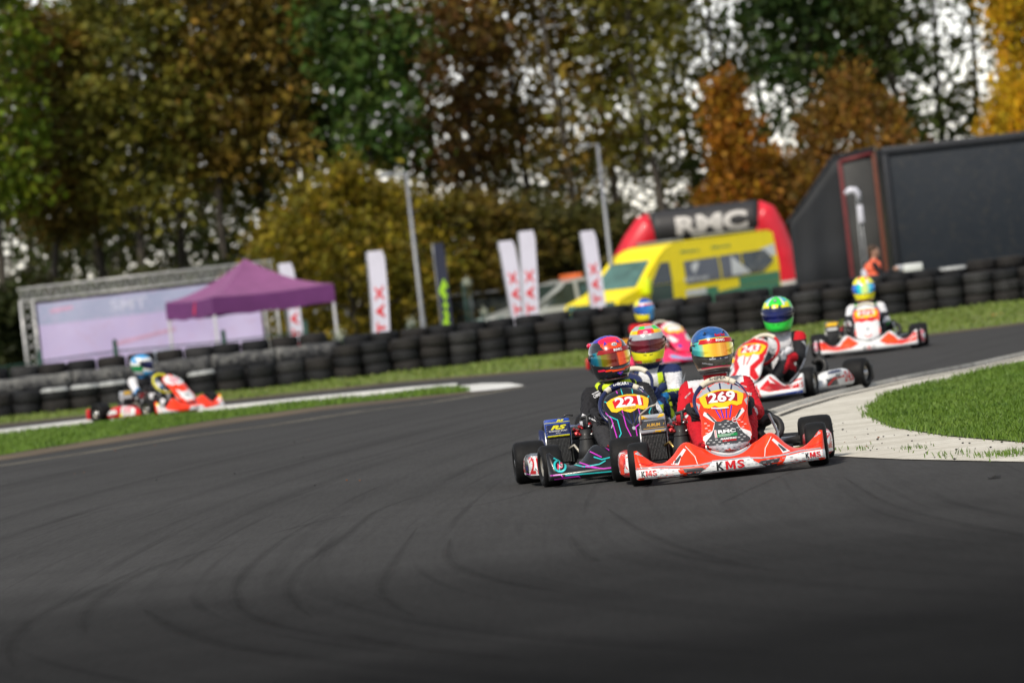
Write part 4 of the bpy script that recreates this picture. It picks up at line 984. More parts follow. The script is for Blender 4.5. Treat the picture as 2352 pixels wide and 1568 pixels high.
# raised white kerb along the island's far side
ks = gp([(-200, 1020), (0, 997), (250, 967), (500, 943), (750, 918), (950, 899), (1050, 891)])
mb = MB(); rs = []
for i, p in enumerate(ks): rs.append([(p.x, p.y-.14, .0), (p.x, p.y-.12, .05), (p.x, p.y+.35, .06), (p.x, p.y+.55, .0)])
mb.rings(rs, WLINE, True, None, False); tag(mb.build('white_kerb'), kind='structure')
sheet('white_apron', [tuple(p) for p in gp([(1035, 896), (1060, 887), (1110, 882), (1170, 881), (1205, 887), (1150, 895), (1085, 901)])], .012, WLINE)
strip('edge_line', gp([(-200, 1100), (0, 1070), (200, 1040), (420, 1004), (620, 977), (830, 945), (1000, 923), (1110, 905), (1200, 889)]), .11, .004, ELINE)
# infield on the right: concrete apron with kerb and grass
ap_out = [(2700, 752), (2352, 818), (2226, 846), (2076, 874), (1926, 907), (1830, 934), (1770, 955), (1740, 975), (1745, 1000), (1790, 1025), (1850, 1040), (1921, 1049), (2076, 1056), (2352, 1062), (2800, 1068)]
sheet('concrete_apron', [tuple(p) for p in gp(ap_out)] + [(9, 31), (14, 66)], .006, CONC)
kp = gp([(2700, 748), (2352, 814), (2226, 842), (2076, 870), (1926, 903), (1830, 930), (1765, 952)])
strip('kerb_joint', gp([(2700, 758), (2352, 824), (2226, 851), (2076, 880), (1926, 914), (1835, 941), (1790, 958)]), .05, .016, CRACK)
mb = MB(); rs = []
for p in kp: rs.append([(p.x-.07, p.y-.10, .0), (p.x-.05, p.y-.08, .030), (p.x+.05, p.y+.12, .034), (p.x+.09, p.y+.2, .0)])
mb.rings(rs, KERBM, True, None, False); tag(mb.build('infield_kerb'), kind='structure')
gr_in = [(2800, 745), (2352, 838), (2266, 856), (2126, 888), (2036, 913), (1993, 938), (1998, 960), (2051, 984), (2176, 1004), (2352, 1019), (2800, 1036)]
infield = [tuple(p) for p in gp(gr_in)]
sheet('infield_grass_bed', infield, .014, GRASSG)

SKIDA = ground_mat('rubbered tarmac', (.010, .010, .010), (.013, .0125, .012), (.017, .0165, .016), 2.0, .95); SKIDB = ground_mat('black tyre mark', (.011, .011, .011), (.016, .0155, .015), (.024, .023, .022), 2.0, .95)
for SK, al in ((SKIDA, .07), (SKIDB, .065)):
    b_ = SK.node_tree.nodes['Principled BSDF']; b_.inputs['Specular IOR Level'].default_value = .015; t_ = SK.node_tree; q_ = t_.nodes.new('ShaderNodeTexNoise'); q_.inputs['Scale'].default_value = 3.0; q_.inputs['Detail'].default_value = 6
    m_ = t_.nodes.new('ShaderNodeMapRange'); m_.inputs[1].default_value = .35; m_.inputs[2].default_value = .65; m_.inputs[3].default_value = al*.7; m_.inputs[4].default_value = al*1.25; c_ = t_.nodes.new('ShaderNodeTexCoord'); t_.links.new(c_.outputs['Object'], q_.inputs['Vector']); t_.links.new(q_.outputs[0], m_.inputs[0]); t_.links.new(m_.outputs[0], b_.inputs['Alpha'])
def skid(pts, wd):
    q = gp(pts); n = 40; kx = [(i, p.x) for i, p in enumerate(q)]; ky = [(i, p.y) for i, p in enumerate(q)]; P = [Vector((catmull(kx, (len(q)-1)*i/n), catmull(ky, (len(q)-1)*i/n))) for i in range(n+1)]
    for w_, z, m in ((wd*.55, .004, SKIDA), (wd*.2, .006, SKIDB)):
        mb = MB(); rs = []
        for i, p in enumerate(P):
            d = (P[min(i+1, n)] - P[max(i-1, 0)]).normalized(); nn_ = Vector((-d.y, d.x))*w_*.5*min(1, math.sin(math.pi*(i+.15)/(n+.3))*1.6)*(.9 + .12*math.sin(i*.6)); rs.append([(p.x+nn_.x, p.y+nn_.y, z), (p.x-nn_.x, p.y-nn_.y, z)])
        mb.rings(rs, m, False, None, False, False); tag(mb.build('tyre_mark'), kind='structure')
for pts, wd in (([(765, 1179), (690, 1215), (620, 1262), (565, 1310), (543, 1345), (541, 1372), (556, 1400), (600, 1424), (680, 1446), (800, 1470)], .14), ([(1000, 1128), (870, 1172), (800, 1226), (710, 1285), (672, 1328), (664, 1360), (682, 1392), (720, 1420)], .14), ([(560, 1242), (440, 1275), (340, 1310), (255, 1355), (205, 1397), (192, 1430), (200, 1456)], .18), ([(340, 1298), (230, 1350), (110, 1402), (40, 1455), (20, 1495), (32, 1535)], .2),
                ([(1036, 1236), (1030, 1268), (1052, 1300), (1150, 1335), (1300, 1362)], .14), ([(960, 1210), (905, 1290), (878, 1340), (880, 1366), (905, 1392), (960, 1420)], .14), ([(1391, 1166), (1476, 1221), (1576, 1261), (1676, 1291), (1800, 1315)], .13), ([(1311, 1231), (1341, 1271), (1380, 1292)], .16), ([(1936, 1096), (2036, 1156), (2176, 1196), (2352, 1231), (2500, 1262)], .12),
                ([(60, 1168), (200, 1152), (330, 1136), (450, 1112)], .16), ([(0, 1208), (140, 1190), (300, 1163), (420, 1150)], .16), ([(250, 1128), (480, 1092), (640, 1062)], .12), ([(620, 1228), (760, 1192), (905, 1168)], .12), ([(1880, 1060), (1760, 1108), (1650, 1160)], .10), ([(1250, 1120), (1150, 1150), (1000, 1180)], .10), ([(330, 1400), (420, 1450), (560, 1490), (760, 1515)], .18), ([(780, 1455), (960, 1490), (1200, 1516)], .2)):
    skid(pts, wd)
def blade_mat(name, c1, c2, c3):
    m = bpy.data.materials.new(name); m.use_nodes = True; t = m.node_tree; b = t.nodes['Principled BSDF']; l = t.links.new
    c = t.nodes.new('ShaderNodeTexCoord'); n = t.nodes.new('ShaderNodeTexNoise'); n.inputs['Scale'].default_value = 2.2; n.inputs['Detail'].default_value = 8; n.inputs['Roughness'].default_value = .8; l(c.outputs['Object'], n.inputs['Vector'])
    r = t.nodes.new('ShaderNodeValToRGB'); e = r.color_ramp.elements; e[0].position = .36; e[0].color = c1 + (1,); e[1].position = .66; e[1].color = c3 + (1,); q = e.new(.5); q.color = c2 + (1,); l(n.outputs[0], r.inputs[0]); l(r.outputs[0], b.inputs['Base Color'])
    b.inputs['Roughness'].default_value = .55; b.inputs['Specular IOR Level'].default_value = .3; b.inputs['Subsurface Weight'].default_value = 0
    return m
BLADE = blade_mat('grass blades', (.055, .115, .010), (.088, .160, .014), (.13, .20, .026)); BLADEV = blade_mat('verge blades', (.09, .14, .02), (.12, .17, .028), (.17, .17, .05))
def inside(poly_, x, y):
    r = np.zeros(len(x), bool); j = len(poly_) - 1
    for i in range(len(poly_)):
        xi, yi = poly_[i]; xj, yj = poly_[j]; k = ((yi > y) != (yj > y)) & (x < (xj-xi)*(y-yi)/((yj-yi) + 1e-12) + xi); r ^= k; j = i
    return r
def blades(name, region, n, h0, h1, wd, z, m, seed, ymax=1e9, xr=(-1e9, 1e9), clump=.5):
    rng = np.random.default_rng(seed); a = np.array(region); lo = np.maximum(a.min(0), [xr[0], -1e9]); hi = np.minimum(a.max(0), [xr[1], ymax])
    x = rng.uniform(lo[0], hi[0], n); y = rng.uniform(lo[1], hi[1], n); k = inside(region, x, y); x, y = x[k], y[k]
    f = .5 + .5*np.sin(x*3.1+1.7*np.sin(y*.9))*np.sin(y*1.3+x*.7); k = rng.random(len(x)) < (1-clump) + clump*f; x, y, f = x[k], y[k], f[k]; n = len(x); x = x + rng.normal(0, .035, n); y = y + rng.normal(0, .22, n)*(f < .6)
    an = rng.uniform(0, 2*np.pi, n); h = rng.uniform(h0, h1, n)*(.7+.6*f); le = rng.uniform(.15, .9, n)*h; w2 = wd*rng.uniform(.6, 1.3, n); dx, dy = np.cos(an), np.sin(an); ba = rng.uniform(0, 2*np.pi, n); bx, by = np.cos(ba), np.sin(ba)
    V = np.empty((n, 5, 3)); zz = np.full(n, z)
    V[:, 0] = np.stack([x-dx*w2, y-dy*w2, zz], 1); V[:, 1] = np.stack([x+dx*w2, y+dy*w2, zz], 1)
    V[:, 2] = np.stack([x+dx*w2*.7+bx*le*.35, y+dy*w2*.7+by*le*.35, zz+h*.6], 1); V[:, 3] = np.stack([x-dx*w2*.7+bx*le*.35, y-dy*w2*.7+by*le*.35, zz+h*.6], 1); V[:, 4] = np.stack([x+bx*le, y+by*le, zz+h], 1)
    i = np.arange(n)*5; F = [(p, p+1, p+2, p+3) for p in i] + [(p+3, p+2, p+4) for p in i]
    me = bpy.data.meshes.new(name); me.from_pydata(V.reshape(-1, 3), [], F); me.materials.append(m); me.update(); o = bpy.data.objects.new(name, me); COL.objects.link(o); return o
tag(blades('infield_grass', infield, 190000, .022, .052, .0045, .014, BLADE, 1, 63, (-5, 6)), 'short bright green grass growing on the infield behind the concrete apron', 'grass', None, 'stuff')
tag(blades('island_grass', isl, 60000, .03, .07, .008, .008, BLADE, 2, 1e9, (-9, 3)), 'green grass strip growing between the two legs of the track', 'grass', None, 'stuff')
tag(blades('verge_grass', [tuple(p) for p in vl] + [(22, 97), (-22, 97)], 36000, .02, .05, .02, .008, BLADEV, 3, 97, (-12, 12), .8), 'patchy yellowish grass growing in front of the tyre wall', 'grass', None, 'stuff')
# small tufts and litter on the apron
for (px, py, n) in ((1965, 1036, 60), (2094, 1035, 90), (2190, 1048, 70), (2308, 1049, 260), (2352, 1050, 120), (2230, 1052, 50)):
    c = G(px, py); tag(blades('grass_tuft', [(c.x-.11, c.y-.15), (c.x+.11, c.y-.15), (c.x+.11, c.y+.15), (c.x-.11, c.y+.15)], n//2, .02, .04, .004, .012, BLADE, px, 1e9, (-1e9, 1e9), .2), 'small green tuft of grass growing through the pale concrete', 'grass tuft', 'grass tufts on the apron', 'stuff')
LEAFM = mat('dead leaf', (.20, .07, .02), .8); LEAFY = mat('yellow leaf', (.55, .24, .03), .8); STONE = mat('crumb of rubber', (.02, .02, .02), .9)
rng = random.Random(5); mb = MB()
for k in range(80):
    px, py = rng.choice([(rng.uniform(1940, 2352), rng.uniform(985, 1050)), (rng.uniform(20, 900), rng.uniform(975, 1120)), (rng.uniform(1900, 2300), rng.uniform(960, 1060))]); c = G(px, py, .012); s = rng.uniform(.003, .010); mb.ell((c.x, c.y, .012 + s*.5), (s, s*1.4, s*.6), rng.choice([STONE, STONE, LEAFM]), 6, 4)
tag(mb.build('rubber_crumbs'), 'scattered dark crumbs of rubber and bits of leaf on the track edge', 'debris', None, 'stuff')
for px, py, s, m, lb in ((2284, 1098, .028, STONE, 'flat dark scrap of rubber lying on the tarmac below the apron'), (2290, 723, .07, LEAFY, 'fallen yellow leaf lying on the verge at the right')):
    c = G(px, py); mb = MB(); mb.rings([[(c.x + s*1.3*math.cos(a), c.y + s*2*math.sin(a), .008 + .003*math.sin(a*3)) for a in [2*math.pi*i/12 for i in range(12)]], [(c.x + s*1.2*math.cos(a), c.y + s*1.9*math.sin(a), .013 + .005*math.sin(a*3)) for a in [2*math.pi*i/12 for i in range(12)]]], m); tag(mb.build('fallen_leaf' if m is LEAFY else 'rubber_scrap'), lb, 'leaf' if m is LEAFY else 'rubber scrap')
# ================================================================== TREES
def leaf_mat():
    m = bpy.data.materials.new('foliage'); m.use_nodes = True; t = m.node_tree; b = t.nodes['Principled BSDF']; l = t.links.new
    oi = t.nodes.new('ShaderNodeObjectInfo'); c = t.nodes.new('ShaderNodeTexCoord'); n = t.nodes.new('ShaderNodeTexNoise'); n.inputs['Scale'].default_value = .9; n.inputs['Detail'].default_value = 5; l(c.outputs['Object'], n.inputs['Vector'])
    r = t.nodes.new('ShaderNodeValToRGB'); e = r.color_ramp.elements; e[0].position = .35; e[0].color = (.55, .62, .55, 1); e[1].position = .68; e[1].color = (1.45, 1.25, .9, 1); l(n.outputs[0], r.inputs[0])
    ge = t.nodes.new('ShaderNodeNewGeometry'); hs = t.nodes.new('ShaderNodeHueSaturation'); mh = t.nodes.new('ShaderNodeMapRange'); mh.inputs[3].default_value = .485; mh.inputs[4].default_value = .53; mv = t.nodes.new('ShaderNodeMath'); mv.operation = 'MULTIPLY_ADD'; mv.inputs[1].default_value = .9; mv.inputs[2].default_value = .58
    l(ge.outputs['Random Per Island'], mh.inputs[0]); wn = t.nodes.new('ShaderNodeTexWhiteNoise'); wn.noise_dimensions = '1D'; l(ge.outputs['Random Per Island'], wn.inputs['W']); l(wn.outputs['Value'], mv.inputs[0]); l(mh.outputs[0], hs.inputs['Hue']); l(mv.outputs[0], hs.inputs['Value']); l(oi.outputs['Color'], hs.inputs['Color'])
    mx = t.nodes.new('ShaderNodeMix'); mx.data_type = 'RGBA'; mx.blend_type = 'MULTIPLY'; mx.inputs[0].default_value = 1; l(hs.outputs[0], mx.inputs[6]); l(r.outputs[0], mx.inputs[7]); l(mx.outputs[2], b.inputs['Base Color'])
    b.inputs['Roughness'].default_value = .6; b.inputs['Specular IOR Level'].default_value = .25
    tr = t.nodes.new('ShaderNodeBsdfTranslucent'); l(mx.outputs[2], tr.inputs[0]); ms = t.nodes.new('ShaderNodeMixShader'); ms.inputs[0].default_value = .3
    l(b.outputs[0], ms.inputs[1]); l(tr.outputs[0], ms.inputs[2]); l(ms.outputs[0], t.nodes['Material Output'].inputs[0]); return m
LEAF = leaf_mat(); BARK = mat('bark', (.055, .046, .036), .9, 0, 0, .35, 5, .5, 14); BARKP = mat('pale bark', (.20, .15, .10), .85, 0, 0, .3, 5, .4, 14)
def make_tree(seed, H, z0, rad, ncl, per, sig, size, trunk_r, limbs, bark, prof):
    rng = np.random.default_rng(seed); C = []
    lobes = rng.uniform(.75, 1.25, 9)
    while len(C) < ncl:
        t = rng.random()**.9; a = rng.uniform(0, 2*np.pi); rr = rad*prof(t)*lobes[int(a/(2*np.pi)*9) % 9]*(.25 + .75*rng.random()**.55)
        C.append((rr*np.cos(a), rr*np.sin(a), z0 + (H - z0)*t))
    C = np.array(C); n = ncl*per
    cs = np.repeat(C, per, 0); sc = np.repeat(rng.uniform(.6, 1.35, ncl), per)
    p = cs + rng.normal(0, 1, (n, 3))*np.array([sig, sig, sig*.75])*sc[:, None]
    s = size*rng.uniform(.6, 1.35, n)[:, None]
    nrm = rng.normal(0, 1, (n, 3)); nrm[:, 2] += .5; nrm /= np.linalg.norm(nrm, axis=1)[:, None]; u = np.cross(nrm, rng.normal(0, 1, (n, 3))); u /= np.linalg.norm(u, axis=1)[:, None] + 1e-9; v = np.cross(nrm, u)
    V = np.stack([p + u*s, p + v*s*.55 + nrm*s*.12, p - u*s, p - v*s*.55 + nrm*s*.12], 1).reshape(-1, 3); i = np.arange(n)*4
    crown = bpy.data.meshes.new('crown'); crown.from_pydata(V, [], [(q, q+1, q+2, q+3) for q in i]); crown.materials.append(LEAF); crown.update()
    mb = MB(); r = random.Random(seed); bx, by = r.uniform(-.3, .3), r.uniform(-.3, .3)
    P = [(bx*math.sin(k*.7), by*math.sin(k*.9), H*.96*k/9) for k in range(10)]; mb.tube(P, [trunk_r*(1 - .9*(k/9)**.8) + .012 for k in range(10)], bark, 9); mb.tube([(0, 0, -.2), (0, 0, .25)], [trunk_r*1.5, trunk_r], bark, 9)
    for k in range(limbs):
        c = C[(k*7) % ncl]; zz = max(z0*.45, min(H*.9, c[2] - .35*math.hypot(c[0], c[1]) - .5)); f = zz/(H*.96)*9; j = int(min(8, f)); q = Vector(P[j]).lerp(Vector(P[j+1]), f-j)
        e = Vector(c); mb.tube([q, q.lerp(e, .5) + Vector((0, 0, -.12)), e], [trunk_r*.38*(1 - zz/H) + .02, trunk_r*.22*(1 - zz/H) + .014, .008], bark, 6)
    return crown, mb.mesh('trunk')
pr_tall = lambda t: (.45 + .55*math.sin(min(1, t*1.25)*math.pi*.62))*(1 - .55*max(0, t-.7)/.3)
pr_bush = lambda t: math.sqrt(max(.03, 1 - (1.9*t - .85)**2)) if t < .97 else .2
pr_cone = lambda t: (1 - t)**.75*.95 + .06
PROTO = {'dense': [make_tree(s, 14.5, 5.8, 1.85, 112, 58, .45, .145, .17, 26, BARK, pr_tall) for s in (1, 2, 3)], 'medium': [make_tree(s, 14.5, 5.0, 2.0, 84, 54, .46, .145, .16, 24, BARK, pr_tall) for s in (4, 5)],
         'sparse': [make_tree(s, 14.5, 3.8, 2.2, 56, 46, .46, .14, .15, 26, BARK, pr_tall) for s in (6, 7)], 'bushy': [make_tree(s, 7.0, .7, 2.7, 150, 60, .42, .14, .12, 22, BARK, pr_bush) for s in (8, 9)],
         'cone': [make_tree(s, 8.6, .9, 1.55, 110, 60, .34, .14, .11, 16, BARKP, pr_cone) for s in (10, 11)], 'shrub': [make_tree(s, 3.4, .0, 1.9, 90, 60, .34, .13, .06, 14, BARK, pr_bush) for s in (12, 13)]}
PROTO['low'] = [make_tree(s, 9.5, .8, 2.2, 50, 40, .50, .14, .10, 20, BARK, lambda t: .75 + .25*math.sin(t*3)) for s in (14, 15)]
NAMES = {'low': 'young_tree', 'dense': 'tree', 'medium': 'tree', 'sparse': 'tree', 'bushy': 'bushy_tree', 'cone': 'conical_tree', 'shrub': 'shrub'}
_tc = {}
def tree(kind, px, py, Y, col, label, hs=1.0, ws=1.0, group='trees standing behind the circuit', seed=None):
    k = _tc.get(kind, 0); _tc[kind] = k + 1; c, t = PROTO[kind][k % len(PROTO[kind])]; p = D(px, py, Y)
    root = empty(NAMES[kind], (p.x, Y, -.5), (k*2.399) % 6.28, label, 'shrub' if kind == 'shrub' else 'tree', group); root.scale = (ws, ws, hs)
    a = bpy.data.objects.new('trunk', t); COL.objects.link(a); a.parent = root; b = bpy.data.objects.new('crown', c); COL.objects.link(b); b.parent = root; b.color = tuple(col) + (1,)
OLV, DGN, BRN, GRN, RBR, ORG, YLW, LGN, PINE, YOL = (.125, .122, .018), (.052, .075, .015), (.155, .108, .020), (.055, .100, .018), (.120, .065, .020), (.27, .115, .012), (.48, .28, .010), (.125, .175, .012), (.035, .065, .016), (.165, .130, .010)
tree('dense', -30, 200, 178, LGN, 'yellow green tree at the far left edge behind the banner'); tree('dense', 95, 200, 183, BRN, 'brownish tall tree left of the banner truss, next to the yellow green edge tree', .84); tree('dense', 190, 230, 186, OLV, 'dark olive tall tree above the left end of the banner', .84)
tree('medium', 290, 200, 181, OLV, 'tall olive tree with bare lower trunk above the banner', .9); tree('dense', 385, 150, 185, OLV, 'tall olive brown tree in the dense row above the banner middle', 1.05); tree('dense', 480, 150, 182, BRN, 'tall brown tree above the purple gazebo peak, on its left side', 1.05)
tree('medium', 570, 160, 186, OLV, 'tall olive tree directly above the purple gazebo peak', 1.08); tree('dense', 655, 140, 183, BRN, 'golden brown tall tree left of the fresh green tree', 1.08); tree('dense', 735, 160, 190, DGN, 'dark green tall tree half behind the fresh green tree', 1.1)
tree('dense', 835, 140, 176, GRN, 'fresh green leafy tree in the middle of the row', 1.0, 1.05); tree('medium', 960, 140, 190, RBR, 'reddish brown tree right of the fresh green tree', 1.05); tree('medium', 1060, 160, 183, RBR, 'rusty brown tree behind the first lamp post, gaps of sky below it', 1.05)
tree('medium', 1170, 140, 186, BRN, 'brown tree left of the second lamp post', 1.08); tree('sparse', 1270, 160, 182, BRN, 'brown thin tree with long bare trunk behind the white flags', 1.08); tree('medium', 1370, 130, 187, BRN, 'golden brown tree above the second lamp post head', 1.1)
tree('medium', 1470, 170, 181, OLV, 'olive tree above the inflatable arch'); tree('sparse', 1560, 170, 188, OLV, 'thin olive tree with much sky showing right of the arch top'); tree('sparse', 1650, 150, 184, DGN, 'thin dark green tree above the rusty conical tree')
tree('sparse', 1745, 150, 189, DGN, 'dark thin tree between the rusty conical tree and the pine', 1.0); tree('dense', 1850, 150, 182, PINE, 'dark pine green tall tree left of the trailer roof', 1.0); tree('dense', 1950, 120, 186, BRN, 'dark brown tall tree above the black awning', 1.0, .95)
tree('medium', 2050, 110, 183, DGN, 'dark green tree above the red framed door', 1.0); tree('sparse', 2150, 130, 188, DGN, 'thin dark green tree with bright sky gaps above the trailer'); tree('sparse', 2230, 130, 192, OLV, 'thin olive tree left of the bright yellow tree'); tree('dense', 2335, 110, 172, YLW, 'bright yellow autumn tree at the right edge above the trailer', .95, .62)
tree('medium', 2440, 110, 184, OLV, 'olive tree just beyond the right edge behind the trailer'); tree('sparse', 250, 300, 203, DGN, 'dark thin tree in the second row behind the banner', .95); tree('sparse', 40, 330, 200, DGN, 'dark thin second row tree at the far left', .9, 1.2); tree('sparse', 150, 330, 206, OLV, 'thin olive second row tree behind the left truss upright', .9, 1.2); tree('sparse', 440, 300, 201, DGN, 'dark thin second row tree behind the gazebo left side', .95, 1.2); tree('bushy', 330, 480, 196, DGN, 'dark low tree behind the middle of the banner', .5, .8); tree('bushy', 80, 480, 197, DGN, 'dark low tree behind the left end of the banner', .5, .8); tree('bushy', 540, 480, 199, DGN, 'dark low tree behind the gazebo peak', .48, .8)
tree('sparse', 620, 300, 204, OLV, 'thin second row tree behind the golden brown tree'); tree('sparse', 1110, 300, 203, BRN, 'thin brown second row tree behind the lamp posts'); tree('sparse', 1320, 300, 205, DGN, 'dark thin second row tree behind the second lamp post'); tree('sparse', 1900, 300, 203, DGN, 'dark thin second row tree behind the orange tree by the awning')
tree('bushy', 790, 530, 158, YOL, 'low yellow green bushy tree behind the purple gazebo', .77, .84); tree('bushy', 905, 560, 163, YOL, 'low olive gold bushy tree behind the first lamp post', .68, .8); tree('bushy', 690, 580, 166, YOL, 'low golden bushy tree just right of the gazebo peak', .62, .7)
tree('bushy', 1075, 570, 164, (.11, .08, .012), 'brown bushy tree between the lamp posts behind the white flags', .62, .9); tree('bushy', 1230, 590, 167, (.07, .065, .014), 'dark brown green bush behind the crossing white flags', .56, .9); tree('bushy', 1390, 590, 170, (.06, .06, .014), 'dark olive bush left of the inflatable arch', .52, .9)
tree('cone', 1690, 400, 166, ORG, 'narrow rusty orange conical tree above the inflatable arch', .80, .8); tree('cone', 1630, 470, 172, ORG, 'small orange conical tree left of the rusty conical tree', .45, .7); tree('cone', 1775, 440, 170, ORG, 'small orange tree between the rusty conical tree and the awning', .55, .9)
tree('bushy', 1965, 330, 163, (.17, .085, .014), 'broad orange brown tree rising behind the black awning', .92, .62); tree('bushy', 1850, 430, 168, (.16, .08, .012), 'orange brown bush behind the slanting edge of the awning', .62, .6); tree('bushy', 2330, 270, 168, YLW, 'low bright yellow tree just above the trailer roof at the right', .82, .5)
for i, (px, hs, lb) in enumerate(((10, .8, 'dark young tree left of the banner truss'), (120, .72, 'dark young tree behind the left truss upright'), (225, .82, 'dark young tree behind the left half of the banner'), (330, .7, 'dark young tree behind the centre of the banner top'), (430, .8, 'dark young tree just left of the gazebo peak'), (530, .72, 'dark young tree behind the gazebo peak'), (620, .8, 'dark young tree right of the gazebo peak'), (1010, .72, 'brownish young tree right of the first lamp post'), (1140, .8, 'olive young tree behind the crossing white flags'), (1260, .66, 'olive young tree between the flags and the second lamp post'), (1440, .66, 'olive young tree behind the left end of the arch'), (1560, .6, 'dark young tree behind the middle of the arch'))):
    tree('low', px, 560, 192 + (i*5) % 9, [DGN, (.06, .062, .014), (.05, .06, .014)][i % 3], lb, hs, 1.0)
_sh = 'dark green shrub in the hedge below the trees'
for i, (px, s) in enumerate([(-60, 1.35), (30, 1.2), (120, 1.3), (215, 1.15), (300, 1.3), (395, 1.2), (480, 1.25), (560, 1.1), (640, 1.0), (980, 1.05), (1060, .9), (1150, 1.0), (1245, .95), (1330, 1.05), (1420, .9), (1520, 1.0), (1620, 1.0), (1740, 1.0), (1840, 1.1)]):
    tree('shrub', px, 640, 172 + (i % 3)*4, [(.030, .040, .012), (.040, .046, .014), (.050, .044, .014)][i % 3], _sh, s*(.72 if px < 700 else .8), s, 'shrubs in the dark hedge')
# ================================================================== TYRE WALLS
def stack_tyre(name, m_side, white=False):
    mb = MB(); ro, ri, h = .252, .15, .098
    prof = [(ri, -h*.7), (ri+.03, -h), (ro-.045, -h), (ro-.012, -h*.78), (ro, -h*.45), (ro-.004, -h*.42), (ro-.004, -h*.38), (ro, -h*.34), (ro, h*.34), (ro-.004, h*.38), (ro-.004, h*.42), (ro, h*.45), (ro-.012, h*.78), (ro-.045, h), (ri+.03, h), (ri, h*.7)]
    mb.lathe(prof, m_side, 22); 
    if white: mb.lathe([(ro-.05, h+.001), (ro-.010, h*.80), (ro+.0015, h*.42), (ro+.0015, h*.38), (ro-.012, h*.78+.004), (ro-.05, h+.006)], WPAINT, 22)
    return mb.mesh(name)
WPAINT = mat('flaking white paint', (.30, .31, .31), .7, 0, 0, .35, 9); TW = mat('old tyre', (.0105, .011, .0125), .72, 0, 0, .45, 3.5, .3, 40, .25); TW2 = mat('dusty old tyre', (.0165, .015, .0145), .8, 0, 0, .45, 4, .3, 40, .3)
TW3 = mat('greyed old tyre', (.026, .026, .027), .8, 0, 0, .5, 5, .3, 40, .3); TM = [stack_tyre('tyre', TW), stack_tyre('tyre', TW2), stack_tyre('tyre', TW3)]; TMW = stack_tyre('tyre', TW, True)
rng = random.Random(3); TH = .196
def stack(x, y, n, label, group, white=False, base=0.0, th=TH):
    root = empty('tyre_stack', (x, y, base), rng.uniform(0, 6), label, 'tyre stack', group)
    for k in range(n):
        o = bpy.data.objects.new('tyre', TMW if (white and k == n-1) else TM[rng.choice((0, 0, 0, 1, 1, 2))]); COL.objects.link(o); o.parent = root
        o.location = (rng.uniform(-.022, .022), rng.uniform(-.022, .022), th*(k+.5)); o.rotation_euler = (rng.uniform(-.028, .028), rng.uniform(-.028, .028), 0); q = rng.uniform(.95, 1.025); o.scale = (q, q, th/TH)
A0, A1 = G(0, 962), G(2352, 690); dv = (A1 - A0); dl = dv.length; dv.normalize(); nv = Vector((-dv.y, dv.x, 0))
if nv.y < 0: nv = -nv
def wallp(t, off=0.0): return A0 + dv*t + nv*(off + .26)
SPLIT = 0.0
t = -1.0
def px_of(p):
    q = p - Vector((0, 0, CAMH)); u = q.x/q.dot(FWD)*FPX; v = -q.dot(UPV)/q.dot(FWD)*FPX; return 1176 + u*math.cos(THETA) + v*math.sin(THETA)
while t < dl + 1.0:
    p = wallp(t); x = px_of(p); left = x < 790
    whitecap = left and (125 < x < 320 or 455 < x < 510)
    stack(p.x, p.y, 2 if left else 3, ('two old tyres with a white painted top in the front row of the barrier' if whitecap else 'low stack of two black tyres in the front row beside the grey belt') if left else 'stack of three black tyres in the front row of the barrier', ('white topped tyre stacks' if whitecap else 'low tyre stacks at the left') if left else 'front row of the tyre barrier', whitecap, 0, .205 if left else .190)
    p = wallp(t + .24, .56)
    if left: stack(p.x, p.y, 3, 'stack of three tyres standing behind the grey rubber belt', 'belted tyre stacks', False, 0, .215)
    else: stack(p.x, p.y, 4, 'stack of four black tyres in the rear row, ' + 'behind the three high stacks' if x < 2240 else 'tall stack of four tyres at the right end of the barrier, white top', 'rear row of the tyre barrier' if x < 2240 else 'tall stacks at the right end', 2140 < x < 2200, 0, .178 if x < 2240 else .195)
    if left or x > 1850:
        p = wallp(t + .05, 1.12); stack(p.x, p.y, 4, 'stack of four dark tyres in the hindmost row of the barrier', 'hindmost row of the tyre barrier', False, 0, .205 if left else .178)
    t += .496
BELT = ground_mat('grey conveyor belt', (.045, .046, .05), (.16, .16, .155), (.20, .20, .19), .9, .6, (1, 1, 1), (.45, .60))
ends = [-20, 180, 345, 500, 650, 790]
for a, b, lb in zip(ends[:-1], ends[1:], ('leftmost grey rubber belt strapped along the tyres', 'grey rubber belt strip behind the light blue helmeted driver', 'grey rubber belt strip above the orange front panel of the left kart', 'grey rubber belt strip below the gazebo', 'rightmost grey rubber belt strip where the high stacks begin')):
    ta = (G(a, 962 - a*.1155) - A0).dot(dv); tb = (G(b, 962 - b*.1155) - A0).dot(dv) - .02; mb = MB(); rs = []; n = 14
    for i in range(n+1):
        q = wallp(ta + (tb-ta)*i/n, .56 - .265 + .016*math.sin(i*2.4)); z0, z1 = .40 + .01*math.sin(i*1.3), .640 + .012*math.sin(i*.9+1)
        rs.append([(q.x, q.y, z0), (q.x, q.y-.004*math.sin(i), (z0+z1)/2), (q.x, q.y, z1), (q.x+nv.x*.05, q.y+nv.y*.05, z1+.012), (q.x+nv.x*.015, q.y+nv.y*.02, z1-.01), (q.x+nv.x*.015, q.y+nv.y*.02, z0)])
    mb.rings(rs, BELT, True); bo = tag(mb.build('rubber_belt'), lb, 'rubber belt', 'grey belts on the tyre wall')
    for i in range(1, n, 3):
        q = wallp(ta + (tb-ta)*i/n, .56 - .285); k = MB(); k.lathe([(.001, .012), (.02, .01), (.024, 0), (.024, -.02)], DMETAL, 10, Matrix.Translation((q.x, q.y, .53)) @ Matrix.Rotation(R(90), 4, 'X'), False); k.build('bolt', bo)
